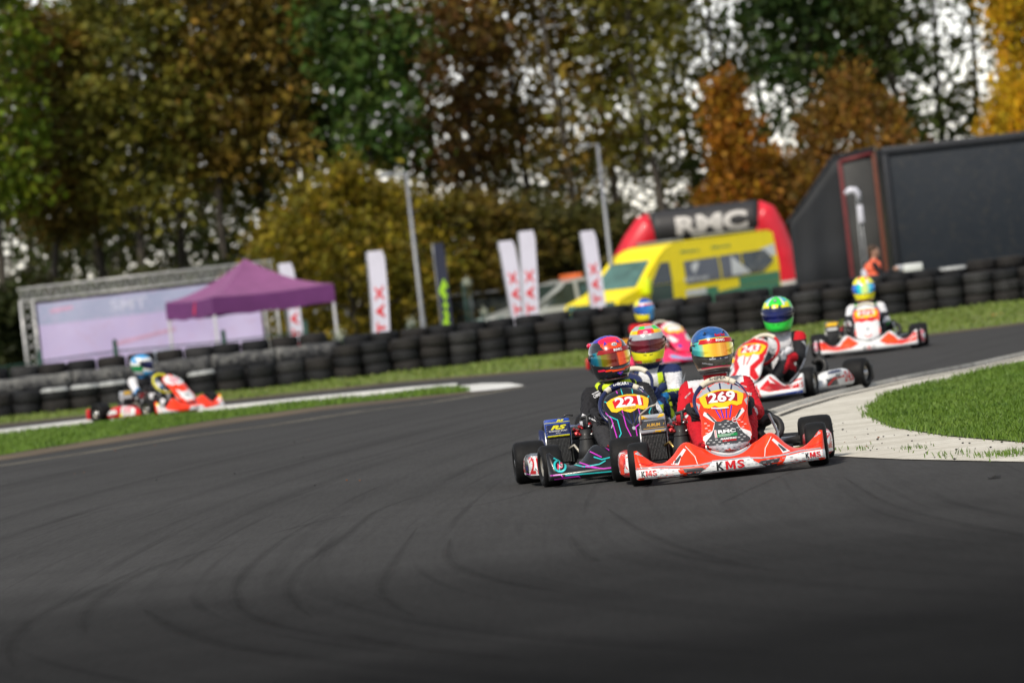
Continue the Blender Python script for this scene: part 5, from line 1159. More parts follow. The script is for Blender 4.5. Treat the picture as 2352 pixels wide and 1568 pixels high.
# ================================================================== BACKGROUND THINGS
GZ = -.5
DKGREEN = mat('dark green fence paint', (.008, .045, .035), .6, 0, 0, .2); GALV = mat('galvanised steel', (.26, .27, .28), .45, .5, 0, .2, 20); ALU = mat('aluminium truss', (.60, .60, .60), .4, .3, 0, .2, 20)
def fence_green(pxs, Y, label):
    root = None; P = [D(px, py, Y) for px, py in pxs]; root = empty('mesh_fence', (P[0].x, Y, GZ), 0, label, 'fence')
    for p in P: mb = MB(); mb.box((p.x-P[0].x, 0, (p.z-GZ)/2), (.09, .06, p.z-GZ), DKGREEN, .008); mb.tube([(p.x-P[0].x, 0, p.z-GZ-.02), (p.x-P[0].x, 0, p.z-GZ+.03)], [.045, .02], DKGREEN, 8); mb.build('post', root)
    for a, b in zip(P[:-1], P[1:]):
        mb = MB(); n = int((b.x-a.x)/.055)
        for i in range(1, n):
            f = i/n; z = (a.z + (b.z-a.z)*f) - GZ - .17; mb.tube([(a.x + (b.x-a.x)*f - P[0].x, .035, .05), (a.x + (b.x-a.x)*f - P[0].x, .035, z)], .0035, DKGREEN, 4, False, False)
        for k in range(6): mb.tube([(a.x-P[0].x, .04, .1 + (a.z-GZ-.3)*k/5), (b.x-P[0].x, .04, .1 + (b.z-GZ-.3)*k/5)], .006 if k < 5 else .012, DKGREEN, 4)
        mb.build('wire_mesh', root)['kind'] = 'stuff'
fence_green([(-90, 830), (90, 806), (263, 782), (512, 760), (700, 738)], 108, 'green wire mesh fence with dark posts standing in front of the pale banner')
# truss frame with banner
def truss(mb, a, b, wd, m, nseg):
    a, b = Vector(a), Vector(b); d = (b-a).normalized(); x = d.cross(Vector((0, 1, 0))); x = x.normalized() if x.length > .1 else Vector((1, 0, 0)); y = Vector((0, 1, 0)); c = [(x*sx + y*sy)*wd/2 for sx, sy in ((-1, -1), (1, -1), (1, 1), (-1, 1))]
    for q in c: mb.tube([a+q, b+q], .019, m, 6)
    for i in range(nseg):
        p0 = a.lerp(b, i/nseg); p1 = a.lerp(b, (i+1)/nseg)
        for k in range(4): mb.tube([p0+c[k], p1+c[(k+1) % 4]] if i % 2 else [p0+c[(k+1) % 4], p1+c[k]], .009, m, 5, False, False)
TY = 136
tl, tr_ = D(58, 672, TY), D(612, 618, TY); zt = (tl.z + tr_.z)/2 - GZ; W_ = tr_.x - tl.x
root = empty('banner_frame', (tl.x, TY, GZ), 0, 'aluminium truss frame holding a wide pale lilac banner behind the left kart', 'banner')
mb = MB(); truss(mb, (0, 0, 0), (0, 0, zt-.17), .30, ALU, 11); mb.build('upright', root); mb = MB(); truss(mb, (W_, 0, 0), (W_, 0, zt-.17), .30, ALU, 11); mb.build('upright', root)
mb = MB(); truss(mb, (-.17, 0, zt), (W_+.17, 0, zt), .30, ALU, 44); mb.build('top_beam', root)
LIL = ground_mat('lilac banner cloth', (.44, .37, .60), (.50, .44, .66), (.47, .37, .56), .35, .7, (1, 1, 1)); LILB = ground_mat('blue grey banner print', (.30, .33, .48), (.36, .38, .53), (.42, .38, .55), .5, .7); FADEP = mat('faded pink print', (.50, .30, .44), .7)
FADEW = mat('faded white print', (.42, .43, .56), .7); FADEG = mat('faded grey green print', (.34, .38, .47), .7)
mb = MB(); n = 30; rs = [[(.24 + (W_-.48)*i/n, -.10 + .02*math.sin(i*.8) + .01*math.sin(z*5), .05 + (zt-.30)*z/8) for z in range(9)] for i in range(n+1)]; mb.rings(rs, LIL, False, None, True, False); mb.rings([[(p[0], p[1]+.012, p[2]) for p in r] for r in rs][::-1], LIL, False, None, True, False); mb.bake(); f = mb.caster((0, -3, 0), (1, 0, 0), (0, 0, 1))
h_ = zt - .25
mb.decal(poly([(.25, h_-.52), (W_*.62, h_-.52), (W_-.25, h_-.45), (W_-.25, h_-.02), (.25, h_-.02)]), LILB, f, 0, .2, .003); mb.decal(text('SMT', W_*.42, h_-.24, .26, .9, 0, .02), FADEW, f, 1, .2, .003); mb.decal(poly([(.55, h_-.26), (1.1, h_-.22), (1.1, h_-.13), (.55, h_-.17)]), FADEP, f, 1, .2, .003)
mb.decal(poly([(W_*.45, .75), (W_*.58, .80), (W_*.58, 1.15), (W_*.45, 1.12)]), FADEG, f, 1, .2, .003); mb.decal(poly([(W_*.34, 1.35), (W_*.6, 1.55), (W_*.6, 1.64), (W_*.36, 1.45)]), FADEP, f, 1, .2, .003)
mb.build('banner_sheet', root)
# gazebo
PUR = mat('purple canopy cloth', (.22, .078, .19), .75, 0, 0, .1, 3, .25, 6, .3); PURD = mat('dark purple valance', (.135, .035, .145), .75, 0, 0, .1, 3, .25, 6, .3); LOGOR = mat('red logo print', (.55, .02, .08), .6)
gy = 129; ap = D(562, 592, gy); gs = 2.95/2; c0 = math.radians(24)
root = empty('gazebo', (ap.x, gy, GZ), c0, 'purple pop up gazebo with pointed canopy and white legs in front of the banner', 'gazebo')
ev = (D(490, 682, gy).z - GZ); apz = ap.z - GZ - .02
mb = MB(); n = 10
for k in range(4):
    ca = [(-1, -1), (1, -1), (1, 1), (-1, 1)][k]; cb = [(1, -1), (1, 1), (-1, 1), (-1, -1)][k]; rs = []
    for i in range(n+1):
        t = i/n; row = []
        for j in range(n+1):
            s = j/n; e = Vector(((ca[0]+(cb[0]-ca[0])*s)*gs, (ca[1]+(cb[1]-ca[1])*s)*gs)); sag = 1 - .06*4*s*(1-s)*(1-t); q = e*(1-t)*sag; row.append((q.x, q.y, ev + (apz-ev)*(t**1.85) + .07*abs(2*s-1)**2*(1-t)*t*2 - .05*4*s*(1-s)*(1-t)))
        rs.append(row)
    mb.rings(rs, PUR, False, None, True, False)
mb.build('canopy', root)
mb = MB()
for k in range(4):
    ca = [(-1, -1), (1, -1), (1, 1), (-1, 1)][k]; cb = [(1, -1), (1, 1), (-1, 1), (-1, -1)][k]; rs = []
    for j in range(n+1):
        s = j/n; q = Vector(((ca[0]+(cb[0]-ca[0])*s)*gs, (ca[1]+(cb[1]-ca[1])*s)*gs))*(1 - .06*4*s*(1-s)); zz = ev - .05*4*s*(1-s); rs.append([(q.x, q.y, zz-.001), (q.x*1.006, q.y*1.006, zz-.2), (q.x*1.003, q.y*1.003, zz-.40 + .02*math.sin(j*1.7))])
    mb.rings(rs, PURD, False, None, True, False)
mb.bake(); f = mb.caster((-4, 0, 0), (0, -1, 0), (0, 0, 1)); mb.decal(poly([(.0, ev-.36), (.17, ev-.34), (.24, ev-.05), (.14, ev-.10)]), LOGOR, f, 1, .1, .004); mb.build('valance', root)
LEGW = mat('white gazebo leg', (.55, .55, .58), .5)
for k, (a, b) in enumerate(((-1, -1), (1, -1), (1, 1), (-1, 1))): mb = MB(); mb.box((a*(gs-.03), b*(gs-.03), (ev-.05)/2), (.055, .055, ev-.05), LEGW, .006); mb.box((a*(gs-.03), b*(gs-.03), .01), (.12, .12, .02), LEGW, .004); mb.build('leg', root)
# feather flags
FLAGW = mat('white flag cloth', (.60, .59, .70), .7, 0, 0, .06, 2, .3, 5, .3); FLAGN = mat('navy flag cloth', (.012, .016, .04), .7); FLAGL = mat('lime flag print', (.28, .52, .01), .7); FLAGR = mat('red flag print', (.62, .02, .03), .7)
def flag(px, pt, Y, lean, label, kind='rotax', wd=.42, bend=.05):
    top = D(px, pt, Y); H = top.z - GZ; root = empty('feather_flag', (top.x, Y, GZ), 0, label, 'flag', 'white feather flags' if kind == 'rotax' else None)
    dx = lean*H
    def pt_(a, z): k = z/H; return (dx*(k-1) + bend*math.sin(k*3.0)*H*.3 + a, .03*math.sin(z*3+a*4), z)
    mb = MB(); mb.tube([pt_(-wd/2-.02, z) for z in [H*i/10 for i in range(11)]], .018, GALV, 8); mb.box((pt_(-wd/2, 0)[0], 0, .02), (.5, .5, .04), GALV, .01); mb.build('pole', root)
    n = 16; z0 = .12; mb = MB(); rs = []
    for i in range(n+1):
        z = z0 + (H-z0)*i/n; e = 1 - .12*max(0, (i/n-.93)/.07)**2; rs.append([pt_(-wd/2 + wd*j/6*e, z) for j in range(7)])
    mb.rings(rs, FLAGW if kind == 'rotax' else FLAGN, False, None, True, False); mb.bake()
    f = mb.caster((0, -2, 0), (1, 0, 0), (0, 0, 1))
    def g(a, z): return f(a + pt_(0, z)[0], z)
    if kind == 'rotax': mb.decal(text('R O T A X', 0, 1.16, .19, 1.78, R(90), .04), FLAGR, g, 1, .15, .004)
    else: mb.decal(poly([(-.02, z0), (.14, z0+.1), (.13, z0+1.0), (.04, z0+1.1), (.13, z0+1.2), (.15, H*.62), (.02, H*.72), (-.12, H*.62), (-.13, z0+1.25), (-.03, z0+1.1), (-.10, z0+.95)]), FLAGL, g, 1, .15, .004)
    mb.build('flag_cloth', root)
flag(862, 576, 121, .06, 'white feather flag with red vertical lettering standing alone left of the first lamp post', 'rotax', .36); flag(655, 604, 139, -.02, 'white feather flag with red lettering half hidden behind the gazebo roof', 'rotax', .34); flag(1163, 553, 133, -.06, 'left one of the two crossing white flags beside the white car', 'rotax', .36, .0); flag(1210, 530, 130, .07, 'right and taller one of the two crossing white flags', 'rotax', .36, .02); flag(1350, 530, 140, -.02, 'white feather flag close to the left of the inflatable arch', 'rotax', .36, .02)
flag(1007, 558, 128, .0, 'narrow navy flag with lime green emblem right of the first lamp post', 'navy', .24, .0)
# lamp posts
LAMPC = mat('lamp post steel', (.22, .23, .25), .5, .4)
for px, py, Y, al, lb in ((932, 395, 151, .62, 'left lamp post with single arm pointing left above the flags'), (1372, 330, 151, .42, 'right lamp post with single arm beside the inflatable arch')):
    tp = D(px, py, Y); H = tp.z - GZ; root = empty('street_lamp', (tp.x, Y, GZ), 0, lb, 'street lamp', 'street lamps'); mb = MB(); mb.tube([(0, 0, 0), (0, 0, 1.1), (0, 0, 1.15), (0, 0, H)], [.085, .08, .06, .045], LAMPC, 12); mb.tube([(0, 0, H-.03), (-al*.6, 0, H-.02)], .025, LAMPC, 8); mb.build('post', root)
    mb = MB(); mb.box((-al*.85, 0, H-.02), (al*.62, .20, .13), GALV, .03); mb.build('lamp_head', root)
# pipe rail fence with windbreak
RY = 162; a, b = D(680, 716, RY), D(1420, 640, RY); root = empty('rail_fence', (a.x, RY, GZ), 0, 'grey pipe rail fence with dark green netting behind the flags', 'fence'); L_ = b.x - a.x; za, zb = a.z-GZ, b.z-GZ
mb = MB(); mb.tube([(0, 0, za), (L_, 0, zb)], .035, GALV, 8); mb.build('top_rail', root)
for px in (724, 795, 955, 1083, 1240, 1400): x = D(px, 700, RY).x - a.x; mb = MB(); mb.box((x, 0, (za+(zb-za)*x/L_)/2), (.09, .07, za+(zb-za)*x/L_), GALV, .01); mb.build('post', root)
NET = mat('dark green netting', (.012, .05, .042), .8, 0, 0, .3, 3); NETD = mat('dark netting', (.022, .028, .026), .85, 0, 0, .3, 3)
mb = MB(); rs = [[(L_*i/20, .05+.02*math.sin(i*1.3), .02), (L_*i/20, .05+.03*math.sin(i*1.7), (za+(zb-za)*i/20)*.42), (L_*i/20, .06, (za+(zb-za)*i/20)*.50)] for i in range(21)]; mb.rings(rs, NET, False, None, True, False); mb.build('netting', root)
mb = MB(); rs = [[(L_*i/20, .08, (za+(zb-za)*i/20)*.50), (L_*i/20, .09+.02*math.sin(i), (za+(zb-za)*i/20)*.90)] for i in range(21)]; mb.rings(rs, NETD, False, None, True, False); mb.build('upper_netting', root)
WB = mat('white flower', (.42, .45, .36), .7)
for px, py, s, lb in ((1072, 648, .11, 'round whitish blossom head above the rail fence'), (1112, 716, .09, 'low whitish flower clump right of the lime flag'), (945, 742, .10, 'whitish flower clump at the foot of the left lamp post'), (780, 770, .13, 'whitish flower clump right of the gazebo leg')):
    p = D(px, py, 120); root = empty('flower_bush', (p.x, 120, GZ), 0, lb, 'plant'); mb = MB(); r_ = random.Random(px)
    for k in range(60): d_ = Vector((r_.gauss(0, .4), r_.gauss(0, .4), r_.gauss(0, .5)))*s; q = Vector((0, 0, p.z-GZ)) + d_; mb.ell(q, (s*.16, s*.16, s*.12), WB, 6, 4)
    mb.build('flower_head', root)['kind'] = 'stuff'; mb = MB()
    for k in range(7): mb.tube([(0, 0, 0), (r_.uniform(-.1, .1), 0, (p.z-GZ)*.6), (r_.uniform(-.12, .12), r_.uniform(-.1, .1), p.z-GZ)], .008, DKGREEN, 5)
    mb.build('stem', root)
# inflatable arch
AY = 158; BLKV = mat('black inflatable vinyl', (.022, .021, .023), .55, 0, 0, .15, 3, .15, 5); REDV = mat('red inflatable vinyl', (.62, .012, .03), .4, 0, .15, .1, 3, .15, 5); LETW = mat('pale grey lettering', (.50, .48, .46), .6)
pl, pr_ = D(1497, 524, AY), D(1742, 502, AY); zc = (pl.z+pr_.z)/2 - GZ; wl = pr_.x - pl.x; rr = .49
root = empty('inflatable_arch', (pl.x, AY, GZ), 0, 'inflatable arch with black crossbar lettered RMC and red legs behind the ambulance', 'inflatable arch')
mb = MB(); mb.tube([(i*wl/14, 0, zc) for i in range(15)], [rr*(1 - .025*(i in (0, 14))) for i in range(15)], BLKV, 28); mb.bake(); f = mb.caster((0, -3, 0), (1, 0, 0), (0, 0, 1)); mb.decal(text('RMC', wl*.555, zc, .52, 2.0, 0, .05), LETW, f, 1, .12, .006); mb.build('crossbar', root)
for s, x0 in ((-1, 0), (1, wl)):
    mb = MB(); mb.tube([(x0 - s*.02, 0, zc), (x0 + s*.08, 0, zc-.02), (x0 + s*(.42 if s < 0 else .26), 0, zc-.38), (x0 + s*(1.0 if s < 0 else .52), 0, zc-1.15), (x0 + s*(1.25 if s < 0 else .62), 0, zc-1.7), (x0 + s*(1.3 if s < 0 else .62), 0, .0)], [rr*.985, rr*.99, rr*.94, rr*.84, rr*.74, rr*.70], REDV, 24); mb.build('leg', root)
    mb = MB(); mb.tube([(x0 + s*(1.3 if s < 0 else .62), 0, .62), (x0 + s*(1.27 if s < 0 else .62), 0, 1.2)], rr*.735, LETW, 24); mb.build('white_band', root)
# ambulance
AM_Y = mat('ambulance yellow paint', (.90, .72, .008), .45, 0, .08, .05, 8, 0, 60, .3); AM_G = mat('ambulance green print', (.008, .17, .075), .35, 0, .4, .1); AM_W = mat('ambulance white print', (.60, .62, .62), .35, 0, .4, .1); GLASS = mat('dark vehicle glass', (.02, .03, .034), .08, 0, .5, .2, 3); GLASSG = mat('green tinted windscreen', (.06, .14, .12), .08, 0, .6, .5, 2.5); GREYW = mat('grey window film', (.085, .095, .125), .35, 0, .5, .15, 2); FLUOY = mat('fluorescent yellow panel', (.72, .85, .01), .4); DGR = mat('dark green van lower panel', (.012, .045, .035), .4, 0, .4)
AMY = 150; fr = D(1478, 700, AMY); beta = R(45); EX = 1.14
root = empty('ambulance', (fr.x - .98*math.sin(beta), AMY, GZ), beta, 'yellow and green high roof ambulance parked behind the tyre wall facing left', 'ambulance'); hw = .98; root.scale = (1, 1, .985)
prof = [(-1.00, .38), (-1.02, .82), (-.92, 1.02), (-.12, 1.26), (.78, 2.04), (1.08, 2.24), (1.45, 2.36), (5.2, 2.44), (5.38, 2.36), (5.42, 1.5), (5.4, .38)]
mb = MB(); rs = []
for yy, k in ((-hw, .97), (-hw+.0, 1), (-hw*.7, 1.0), (0, 1.0), (hw*.7, 1), (hw, .98)):
    rs.append([(x, yy*(1 - .10*max(0, (z-1.1)/1.4)**1.5), .38 + (z-.38)*(k if z > 2 else 1)) for x, z in prof])
mb.rings(rs, AM_Y, True, None, False); mb.bake(); sd_ = mb.caster((0, -4, 0), (1, 0, 0), (0, 0, 1)); fd = mb.caster((-5, 0, 0), (0, -1, 0), (0, 0, 1))
d_ = lambda pts, m, l=0: mb.decal(poly([(x*EX, z) for x, z in pts]), m, sd_, l, .25, .004)
d_([(.18, .40), (1.02, .40), (1.02, 1.30), (.28, 1.30)], DGR); d_([(1.45, .40), (4.70, .40), (4.70, 1.02), (3.2, 1.02), (1.45, .86)], AM_G); d_([(1.45, .90), (2.15, .92), (2.15, 1.08), (1.45, 1.06)], AM_W, 1); d_([(2.15, .92), (2.55, .93), (2.55, 1.09), (2.15, 1.08)], AM_G, 1); d_([(2.55, .93), (3.3, 1.0), (3.3, 1.2), (2.55, 1.12)], AM_Y, 1)
d_([(3.3, 1.03), (4.72, 1.03), (4.72, 1.30), (3.3, 1.26)], AM_G, 1); d_([(3.95, 1.72), (4.70, 1.74), (4.70, 2.05), (4.2, 1.95)], AM_W, 1)
mb.decal(text('EMERGENCY', 2.05, 2.10, .07, .75), AM_G, sd_, 1, .2, .004); mb.decal(text('AMBULANCE', 3.25, 2.13, .07, .78), AM_G, sd_, 1, .2, .004)
mb.decal(poly([(-.9, .45), (.9, .45), (.9, .80), (-.9, .80)]), DGR, fd, 0, .25, .004); mb.decal(poly([(-.62, .86), (.62, .86), (.62, .98), (-.62, .98)]), DGR, fd, 0, .25, .004); mb.build('body', root)
def pane(name, pts, m, th=.012, fn=None, extra=None):
    k = MB(); k.v, k.f, k.m, k.s, k.mats = list(mb.v), list(mb.f), [0]*len(mb.f), [False]*len(mb.f), [m]; k.bake(); nb = len(k.f); nv_ = len(k.v)
    g = k.caster((0, -4, 0), (1, 0, 0), (0, 0, 1)) if fn is None else k.caster(*fn); k.v, k.f, k.m, k.s = [], [], [], []
    k.decal(poly([(x*EX, z) for x, z in pts] if fn is None else pts), m, g, 3, .25, .004)
    if extra: extra(k, g)
    return k.build(name, root)
pane('side_window', [(.30, 1.32), (1.02, 1.32), (1.02, 1.88), (.72, 1.88)], GLASS)
def ex(k, g): k.decal(poly([(1.95, 1.68), (2.12, 1.80), (2.30, 1.78), (2.20, 1.62), (2.05, 1.48)]), AM_W, g, 5, .2, .004); k.decal(text('RESPONSE', 2.1, 1.34, .11, .95), AM_W, g, 5, .2, .004)
pane('side_window', [(1.50, 1.22), (2.68, 1.26), (2.68, 1.88), (1.50, 1.84)], GREYW, .012, None, ex); pane('side_window', [(2.74, 1.26), (3.45, 1.28), (3.45, 1.90), (2.74, 1.88)], GREYW); pane('side_window', [(3.5, 1.30), (4.15, 1.32), (4.6, 1.62), (4.3, 1.92), (3.5, 1.90)], GLASS, .012, None, lambda k, g: k.decal(poly([(3.5, 1.32), (4.25, 1.34), (3.55, 1.86)]), AM_W, g, 5, .2, .004))
pane('windscreen', [(-.82, 1.30), (.82, 1.30), (.70, 1.98), (-.70, 1.98)], GLASSG, .012, ((-5, 0, 0), (0, -1, 0), (0, 0, 1)))
for s in (-1, 1):
    k = MB(); k.box((.02, s*1.10, 1.30), (.16, .30, .44), FLUOY if s < 0 else DGR, .03); k.tube([(.1, s*.95, 1.2), (.04, s*1.05, 1.25)], .02, DGR, 6); k.build('wing_mirror', root); k = MB(); k.box((-.97, s*.72, .90), (.12, .30, .2), GLASSG, .03); k.build('headlight', root)
for x in (-.25, 3.9):
    for s in (-1, 1):
        k = MB(); Tm = Matrix.Translation((x, s*.86, .34)) @ Matrix.Rotation(R(90), 4, 'X'); k.lathe([(.19, -.10), (.22, -.12), (.31, -.12), (.34, -.09), (.34, .09), (.31, .12), (.22, .12), (.19, .10)], RUBBER, 24, Tm); k.lathe([(.001, -.09), (.19, -.10), (.19, .10), (.001, .09)], GALV, 18, Tm, False); k.build('wheel', root)
k = MB(); k.box((1.9, 0, 2.43), (.5, 1.3, .08), GALV, .03); k.box((4.4, 0, 2.49), (1.2, 1.2, .07), GALV, .02); k.build('roof_bar', root)
# white car
CW = mat('white car paint', (.42, .44, .42), .3, 0, .6, .05); CARGL = mat('car glass', (.03, .045, .045), .08, 0, .6, .3, 3)
cy = 153; cp = D(1240, 760, cy); root = empty('parked_car', (cp.x, cy, GZ), R(24), 'white car with orange roof beacon parked left of the ambulance', 'car'); root.scale = (1.15, 1.15, 1.13)
prof = [(-1.25, .30), (-1.30, .62), (-1.18, .80), (-.35, .98), (.35, 1.42), (.75, 1.50), (2.0, 1.48), (2.55, 1.05), (2.75, .92), (2.78, .32)]
mb = MB(); hw = .86; rs = [[(x, yy*(1 - .16*max(0, (z-.95)/.55)), z) for x, z in prof] for yy in (-hw, -hw*.6, 0, hw*.6, hw)]; mb.rings(rs, CW, True, None, False); mb.build('body', root)
mb2 = mb
def cpane(name, pts, m, fn=None):
    k = MB(); k.v, k.f = list(mb2.v), list(mb2.f); k.bake(); g = k.caster(*(fn or ((0, -4, 0), (1, 0, 0), (0, 0, 1)))); k.v, k.f = [], []; k.decal(poly(pts), m, g, 3, .2, .004); return k.build(name, root)
cpane('side_window', [(-.15, .92), (.64, .92), (.64, 1.42), (.45, 1.42)], CARGL); cpane('side_window', [(.74, .92), (2.1, .92), (1.9, 1.40), (.74, 1.43)], CARGL); cpane('windscreen', [(-.74, 1.0), (.74, 1.0), (.66, 1.40), (-.66, 1.40)], CARGL, ((-5, 0, 0), (0, -1, 0), (0, 0, 1))); cpane('grille', [(-.5, .55), (.5, .55), (.5, .72), (-.5, .72)], GBLACK, ((-5, 0, 0), (0, -1, 0), (0, 0, 1)))
for s in (-1, 1): k = MB(); k.box((-1.24, s*.64, .72), (.12, .28, .13), GLASSG, .03); k.build('headlight', root)
for x in (-.62, 2.0):
    for s in (-1, 1): k = MB(); Tm = Matrix.Translation((x, s*.78, .30)) @ Matrix.Rotation(R(90), 4, 'X'); k.lathe([(.17, -.09), (.20, -.10), (.28, -.10), (.30, -.07), (.30, .07), (.28, .10), (.20, .10), (.17, .09)], RUBBER, 22, Tm); k.lathe([(.001, -.08), (.17, -.09), (.17, .09), (.001, .08)], GALV, 16, Tm, False); k.build('wheel', root)
k = MB(); k.box((.95, 0, 1.56), (.22, .9, .12), mat('orange beacon', (.75, .15, .03), .3, 0, .5), .03); k.build('beacon', root)
# black awning with red door frame, trailer
AWN = mat('black awning cloth', (.014, .016, .020), .7, 0, 0, .25, 1.5, .4, 3, .4); TRL = ground_mat('dark grey trailer side', (.016, .021, .029), (.021, .026, .034), (.034, .035, .036), .45, .5); TRLT = mat('dark trailer roof rail', (.018, .020, .026), .45, .2); DOORR = mat('dull red door frame', (.13, .018, .020), .6, 0, 0, .2); DOORD = mat('smoky door panel', (.035, .034, .032), .4, 0, 0, .4, 1.2); RUSTR = mat('brown red door frame', (.13, .035, .018), .65)
WY = 124; P_ = lambda x, y: D(x, y, WY); o_ = P_(1810, 640); root = empty('awning', (o_.x, WY, GZ), 0, 'black awning wall with slanting left edge and a red framed doorway', 'awning')
q = lambda x, y: (P_(x, y).x - o_.x, P_(x, y).z - GZ); mb = MB()
pts = [(q(1828, 640)[0], 0), q(1812, 505), q(1850, 455), q(1880, 412), q(1912, 362), q(2008, 340), (q(2040, 640)[0], 0)]; top = pts[1:-1]
nn = 26; rs = []
for i in range(nn+1):
    f_ = i/nn; x = pts[0][0] + (pts[-1][0]-pts[0][0])*f_; xs = [p[0] for p in top]; zz = float(np.interp(x, xs, [p[1] for p in top])); rs.append([(x, .04*math.sin(f_*22)*.6 - .02, 0), (x, .04*math.sin(f_*19+1), zz*.5), (x, .02*math.sin(f_*17), zz*.9), (x, 0, zz), (x, .05, zz), (x, .10, 0)])
mb.rings(rs, AWN, True); mb.rings([[(p[0], -.03, p[1]+.0), (p[0], .03, p[1]+.035), (p[0], 1.8, p[1]-.05), (p[0], 1.8, p[1]-.09), (p[0], -.02, p[1]-.035)] for p in top], AWN, True, None, False); mb.build('wall_sheet', root)
dl_, dr_ = q(1928, 372), q(2003, 352); zl, zr = dl_[1], dr_[1]
mb = MB(); mb.box((dl_[0], -.07, zl/2), (.085, .06, zl), DOORR, .006); mb.box((dr_[0]+.02, -.07, zr/2), (.085, .06, zr), RUSTR, .006); mb.tube([(dl_[0], -.07, zl), (dr_[0], -.07, zr)], .05, DOORR, 6); mb.build('door_frame', root); mb = MB(); mb.box(((dl_[0]+dr_[0])/2, -.052, min(zl, zr)/2), (dr_[0]-dl_[0]-.06, .02, min(zl, zr)-.02), DOORD, .004); mb.build('door_panel', root)
tx0 = P_(2020, 345); root = empty('trailer', (tx0.x+.03, WY-.4, GZ), 0, 'large dark grey race trailer with flat side filling the right background', 'trailer'); tz = tx0.z - GZ + .02; TL = 9.0
mb = MB(); mb.box((TL/2, 1.25, (tz+.75)/2), (TL, 2.45, tz-.75), TRL, .02); mb.build('body', root); mb = MB(); mb.box((TL/2, .02, tz-.06), (TL+.06, .12, .17), TRLT, .02); mb.build('roof_rail', root); mb = MB(); mb.box((.05, .02, (tz+.6)/2), (.14, .10, tz-.75), TRLT, .02); mb.build('corner_post', root)
SKG = mat('dark green skirt', (.008, .030, .024), .6, 0, 0, .3, 2); mb = MB(); mb.box((TL/2, .10, .42), (TL, .05, .80), SKG, .008); mb.build('side_skirt', root)
for x in (3.0, 4.3, 5.6):
    mb = MB(); Tm = Matrix.Translation((x, .5, .48)) @ Matrix.Rotation(R(90), 4, 'X'); mb.lathe([(.28, -.13), (.32, -.15), (.45, -.15), (.48, -.11), (.48, .11), (.45, .15), (.32, .15), (.28, .13)], RUBBER, 24, Tm); mb.lathe([(.001, -.1), (.28, -.13), (.28, .13), (.001, .1)], GALV, 18, Tm, False); mb.build('wheel', root)
# white cctv style mast
MW = mat('white mast plastic', (.58, .58, .66), .4, 0, .2); my = 111; tp, bt = D(1962, 437, my), D(1990, 640, my)
root = empty('mast', (bt.x, my, GZ), 0, 'thin pale mast with curved white head standing beside the marshal', 'mast'); Hm = tp.z - GZ; dx = 0
mb = MB()
for s in (-.045, .05): mb.tube([(s*1.2, 0, 0), (s, 0, Hm*.5), (s*.5, 0, Hm-.15)], .014, GALV, 8)
for k in range(7): mb.tube([(-.05, 0, .9+k*.25), (.05, 0, 1.02+k*.25)], .006, GALV, 5)
mb.tube([(0, 0, .0), (.25, -.1, -.0)], .02, GALV, 6); mb.tube([(0, 0, .85), (.16, -.1, 0)], .014, GALV, 6); mb.tube([(0, 0, .85), (-.12, .15, 0)], .014, GALV, 6); mb.build('pole', root)
mb = MB(); mb.tube([(.02, 0, Hm-.22), (.02, 0, Hm-.08), (-.03, 0, Hm-.01), (-.13, 0, Hm), (-.22, 0, Hm-.06)], [.045, .06, .075, .075, .055], MW, 12); mb.build('curved_head', root); mb = MB(); mb.box((.03, -.03, Hm-.48), (.11, .10, .36), MW, .03); mb.build('control_box', root); mb = MB(); mb.box((0, -.02, 1.12), (.17, .14, .30), MW, .04); mb.build('bracket', root)
# marshal
py_ = 107; hd = D(2006, 578, py_)
Hh = hd.z - GZ; s = Hh/1.60
parts = [('e', (0, 0, .93), (.17, .12, .14)), ('e', (0, .0, 1.10), (.165, .11, .18)), ('e', (0, 0, 1.30), (.185, .115, .13)), ('c', (0, 0, 1.38), (.02, 0, 1.50), .075, .052), ('e', (.03, 0, 1.60), (.095, .076, .115)), ('e', (.115, 0, 1.585), (.025, .016, .022)), ('e', (.10, 0, 1.535), (.03, .04, .03)), ('e', (.02, -.078, 1.59), (.022, .012, .03)),
         ('c', (0, -.18, 1.36), (.14, -.22, 1.13), .058, .048), ('c', (.14, -.22, 1.13), (.36, -.12, 1.22), .046, .034), ('c', (0, .18, 1.36), (.13, .2, 1.13), .058, .048), ('c', (.13, .2, 1.13), (.36, .08, 1.22), .046, .034), ('e', (.41, -.09, 1.235), (.055, .03, .04)), ('e', (.41, .06, 1.235), (.055, .03, .04))]
for sg in (-1, 1): parts += [('c', (0, sg*.09, .92), (.02, sg*.10, .50), .09, .062), ('c', (.02, sg*.10, .50), (-.01, sg*.10, .10), .060, .044), ('c', (-.02, sg*.10, .05), (.16, sg*.11, .04), .045, .036)]
me = blob(parts, .014, 4)
def mcol(c):
    if c.z > 1.47 or (c.x > .36 and c.z > 1.1): return C_SKIN
    if c.z < .88: return C_NAVY
    if c.x > .12 or abs(c.y) > .165: return C_BLACK
    if .98 < c.z < 1.10: return C_ORANGE
    return C_SALMON
paint(me, mcol); o = bpy.data.objects.new('person', me); COL.objects.link(o); o.location = (hd.x-.02, py_, GZ); o.scale = (s,)*3; tag(o, 'marshal in orange hi vis vest standing behind the tyre wall facing right', 'person')
mb = MB(); mb.ell((.0, 0, 1.645), (.105, .088, .085), C_HAIR, 14, 8); mb.ell((-.055, 0, 1.57), (.05, .075, .09), C_HAIR, 12, 8); mb.build('hair', o)
mb = MB(); mb.box((.12, 0, 0), (.20, .12, .12), LGREY, .03); mb.tube([(.2, 0, 0), (.34, 0, 0)], [.05, .055], DMETAL, 12); tag(mb.build('camera', None, (hd.x+.36*s, py_-.02, GZ+1.235*s)), 'grey camera held by the marshal in the orange vest', 'camera')
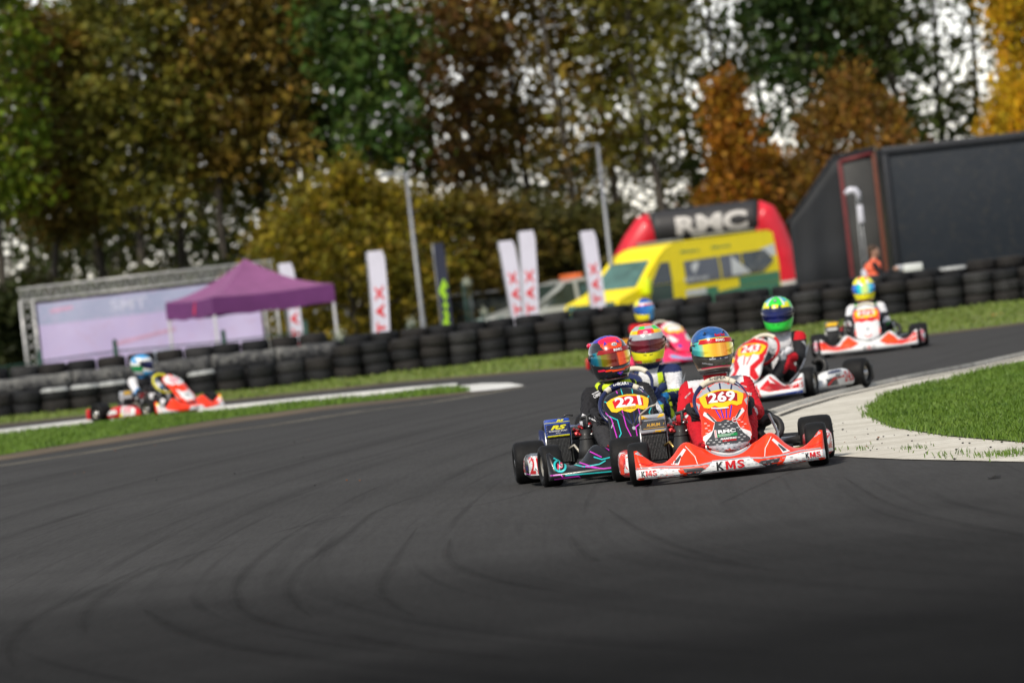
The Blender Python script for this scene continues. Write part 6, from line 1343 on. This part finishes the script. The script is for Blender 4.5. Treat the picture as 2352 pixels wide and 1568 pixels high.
# pale boards on the wall at the right
for a, b, h, lb in (((2075, 617), (2118, 612), .15, 'white board lying on the tyre wall right of the marshal'),):
    p, r_ = D(a[0], a[1], 101.5), D(b[0], b[1], 101.5); mb = MB(); mb.box(((p.x+r_.x)/2, 101.5, (p.z+r_.z)/2), (r_.x-p.x, .35, h), AM_W, .02); mb.tube([((p.x+r_.x)/2, 101.6, (p.z+r_.z)/2-h/2), ((p.x+r_.x)/2, 101.6, .0)], .04, GALV, 6); tag(mb.build('white_board'), lb, 'board')
# ================================================================== KARTS AND DRIVERS ON TRACK
def off(P, yaw, lx, ly):
    """kart origin so that its local point (lx, ly) stands at P"""
    c, s = math.cos(yaw), math.sin(yaw); return Vector((P.x - (lx*c - ly*s), P.y - (lx*s + ly*c), 0))
K = {}
def put(key, P, yaw, lx, ly): K[key] = (off(P, yaw, lx, ly), yaw)
put('k269', G(1679, 1092), R(0), 0, -.56); put('k221', G(1271, 1117), R(4), -.545, -.56); put('k243', G(1858, 911), R(-25), .545, -.56)
put('koran', G(1999, 812), R(-4), 0, -.88); put('kside', G(234, 971), R(41), -.60, .525); put('kpink', G(1380, 857), R(28), -.60, .525)
hd3 = D(1485, 780, 42.6); put('knavy', Vector((hd3.x, hd3.y, 0)), R(-20), 0, .26)
LB = {'k269': 'orange red kart numbered 269 leading in front, front wings lettered KMS', 'k221': 'black kart numbered 221 with magenta and turquoise lines left of the leading kart', 'k243': 'white and red kart numbered 243 behind the leading kart at its right', 'koran': 'white and orange kart rearmost at the right by the verge', 'kside': 'orange and white kart seen sideways on the far left track', 'kpink': 'pink red kart with blue dots behind the yellow helmet', 'knavy': 'navy kart mostly hidden between the two leading karts'}
ST = {'k269': R(-4), 'k221': R(6), 'k243': R(8), 'koran': R(4), 'kside': R(6), 'kpink': R(6), 'knavy': R(6)}
for k in K: kart('racing_kart', K[k][0], K[k][1], LB[k], SCHEMES[k], ST[k])
BG = C_BLACK
def gp269(sg): return lambda c: C_ORANGE if (c.y > .03 and abs(c.x) < .03 and abs(c.z) < .012) else (C_BLACK)
def gp221(sg): return lambda c: C_WHITE if (math.sin(c.z*285) > .93 and c.y < .045) else C_BLACK
o = driver('person', *K['k269'], 'driver in red and white suit with metallic blue helmet in the leading kart', suit_269, (h_269, V_FIRE, d_269, 1.09, (RED, 'RMC', WHITE)), C_BLACK, 0, (R(-3), R(0), R(13)), (0, .262, .622), None, C_RED, gp269)
FR = ((0, -3, 0), (1, 0, 0), (0, 0, 1))
suit_print(o, [(text('KMS', .186, .470, .018, .052, R(-18), .04), C_WHITE, FR), (text('R', .205, .425, .028, None, R(-20), .02, .2), C_WHITE, FR), (text('KMS', -.228, .405, .017, .045, R(35), .04), C_WHITE, FR), (text('BEYOND', -.186, .50, .010, .05, R(38), .02), C_WHITE, FR), (text('BEYOND', .165, .518, .010, .05, R(-20), .02), C_WHITE, FR)])
o = driver('person', *K['k221'], 'driver in black suit with orange and black helmet in the black kart', suit_221, (h_221, V_DARKFIRE, d_221, 1.10, (DRED, 'RMC', WHITE)), C_BLACK, 0, (R(0), R(-5), R(12)), (-.012, .262, .618), 'brace', C_BLACK, gp221)
suit_print(o, [(text('OMP', -.135, .530, .024, .055, R(20), .03), C_WHITE, FR), (text('OMP', .145, .535, .024, .055, R(-12), .03), C_WHITE, FR), (line([(-.165, .540), (-.11, .560)], .006), C_WHITE, FR), (line([(.11, .563), (.17, .548)], .006), C_WHITE, FR), (poly([(-.262, .40), (-.215, .385), (-.175, .36), (-.17, .372), (-.215, .400), (-.25, .425)]), C_WHITE, FR), (poly([(.215, .42), (.245, .45), (.268, .38), (.235, .37)]), C_WHITE, FR)])
o = driver('person', *K['k243'], 'driver in white, red and black suit with bright green helmet', suit_243, (h_green, V_NAVY, d_green, 1.2, (NAVY, None, WHITE)), C_WHITE, 0, (R(4), R(2), R(14)), (.0, .25, .600), None, C_WHITE)
suit_print(o, [(text('ALPINE', .225, .44, .03, .12, R(-60), .03), C_WHITE, SIDE_P)])
driver('person', *K['koran'], 'driver in white and black suit with yellow helmet in the rearmost right kart', suit_koran, (h_koran, V_CYAN, None, 1.14), C_BLACK, 0, (R(0), 0, R(0)), (0, .262, .607), None, C_BLACK)
driver('person', *K['kside'], 'driver in white and black suit with sky blue helmet on the far left track', suit_side, (h_sky, V_NAVY, None, 1.10), C_BLACK, 0, (R(6), 0, R(38)), (0, .262, .60), None, C_BLUE)
driver('person', *K['kpink'], 'driver in red suit with blue and yellow helmet in the pink red kart', suit_pink, (h_blue, V_BLUE, None, 1.14), C_BLACK, 0, (R(0), 0, R(-22)), (0, .262, .607), None, C_RED)
driver('person', *K['knavy'], 'driver in navy, white and fluorescent yellow suit with yellow helmet', suit_navy, (h_yel, V_RED, d_yel, 1.13, (LGREY, None, WHITE)), C_NAVY, 0, (R(2), 0, R(18)), (0, .262, .605), None, C_NAVY)
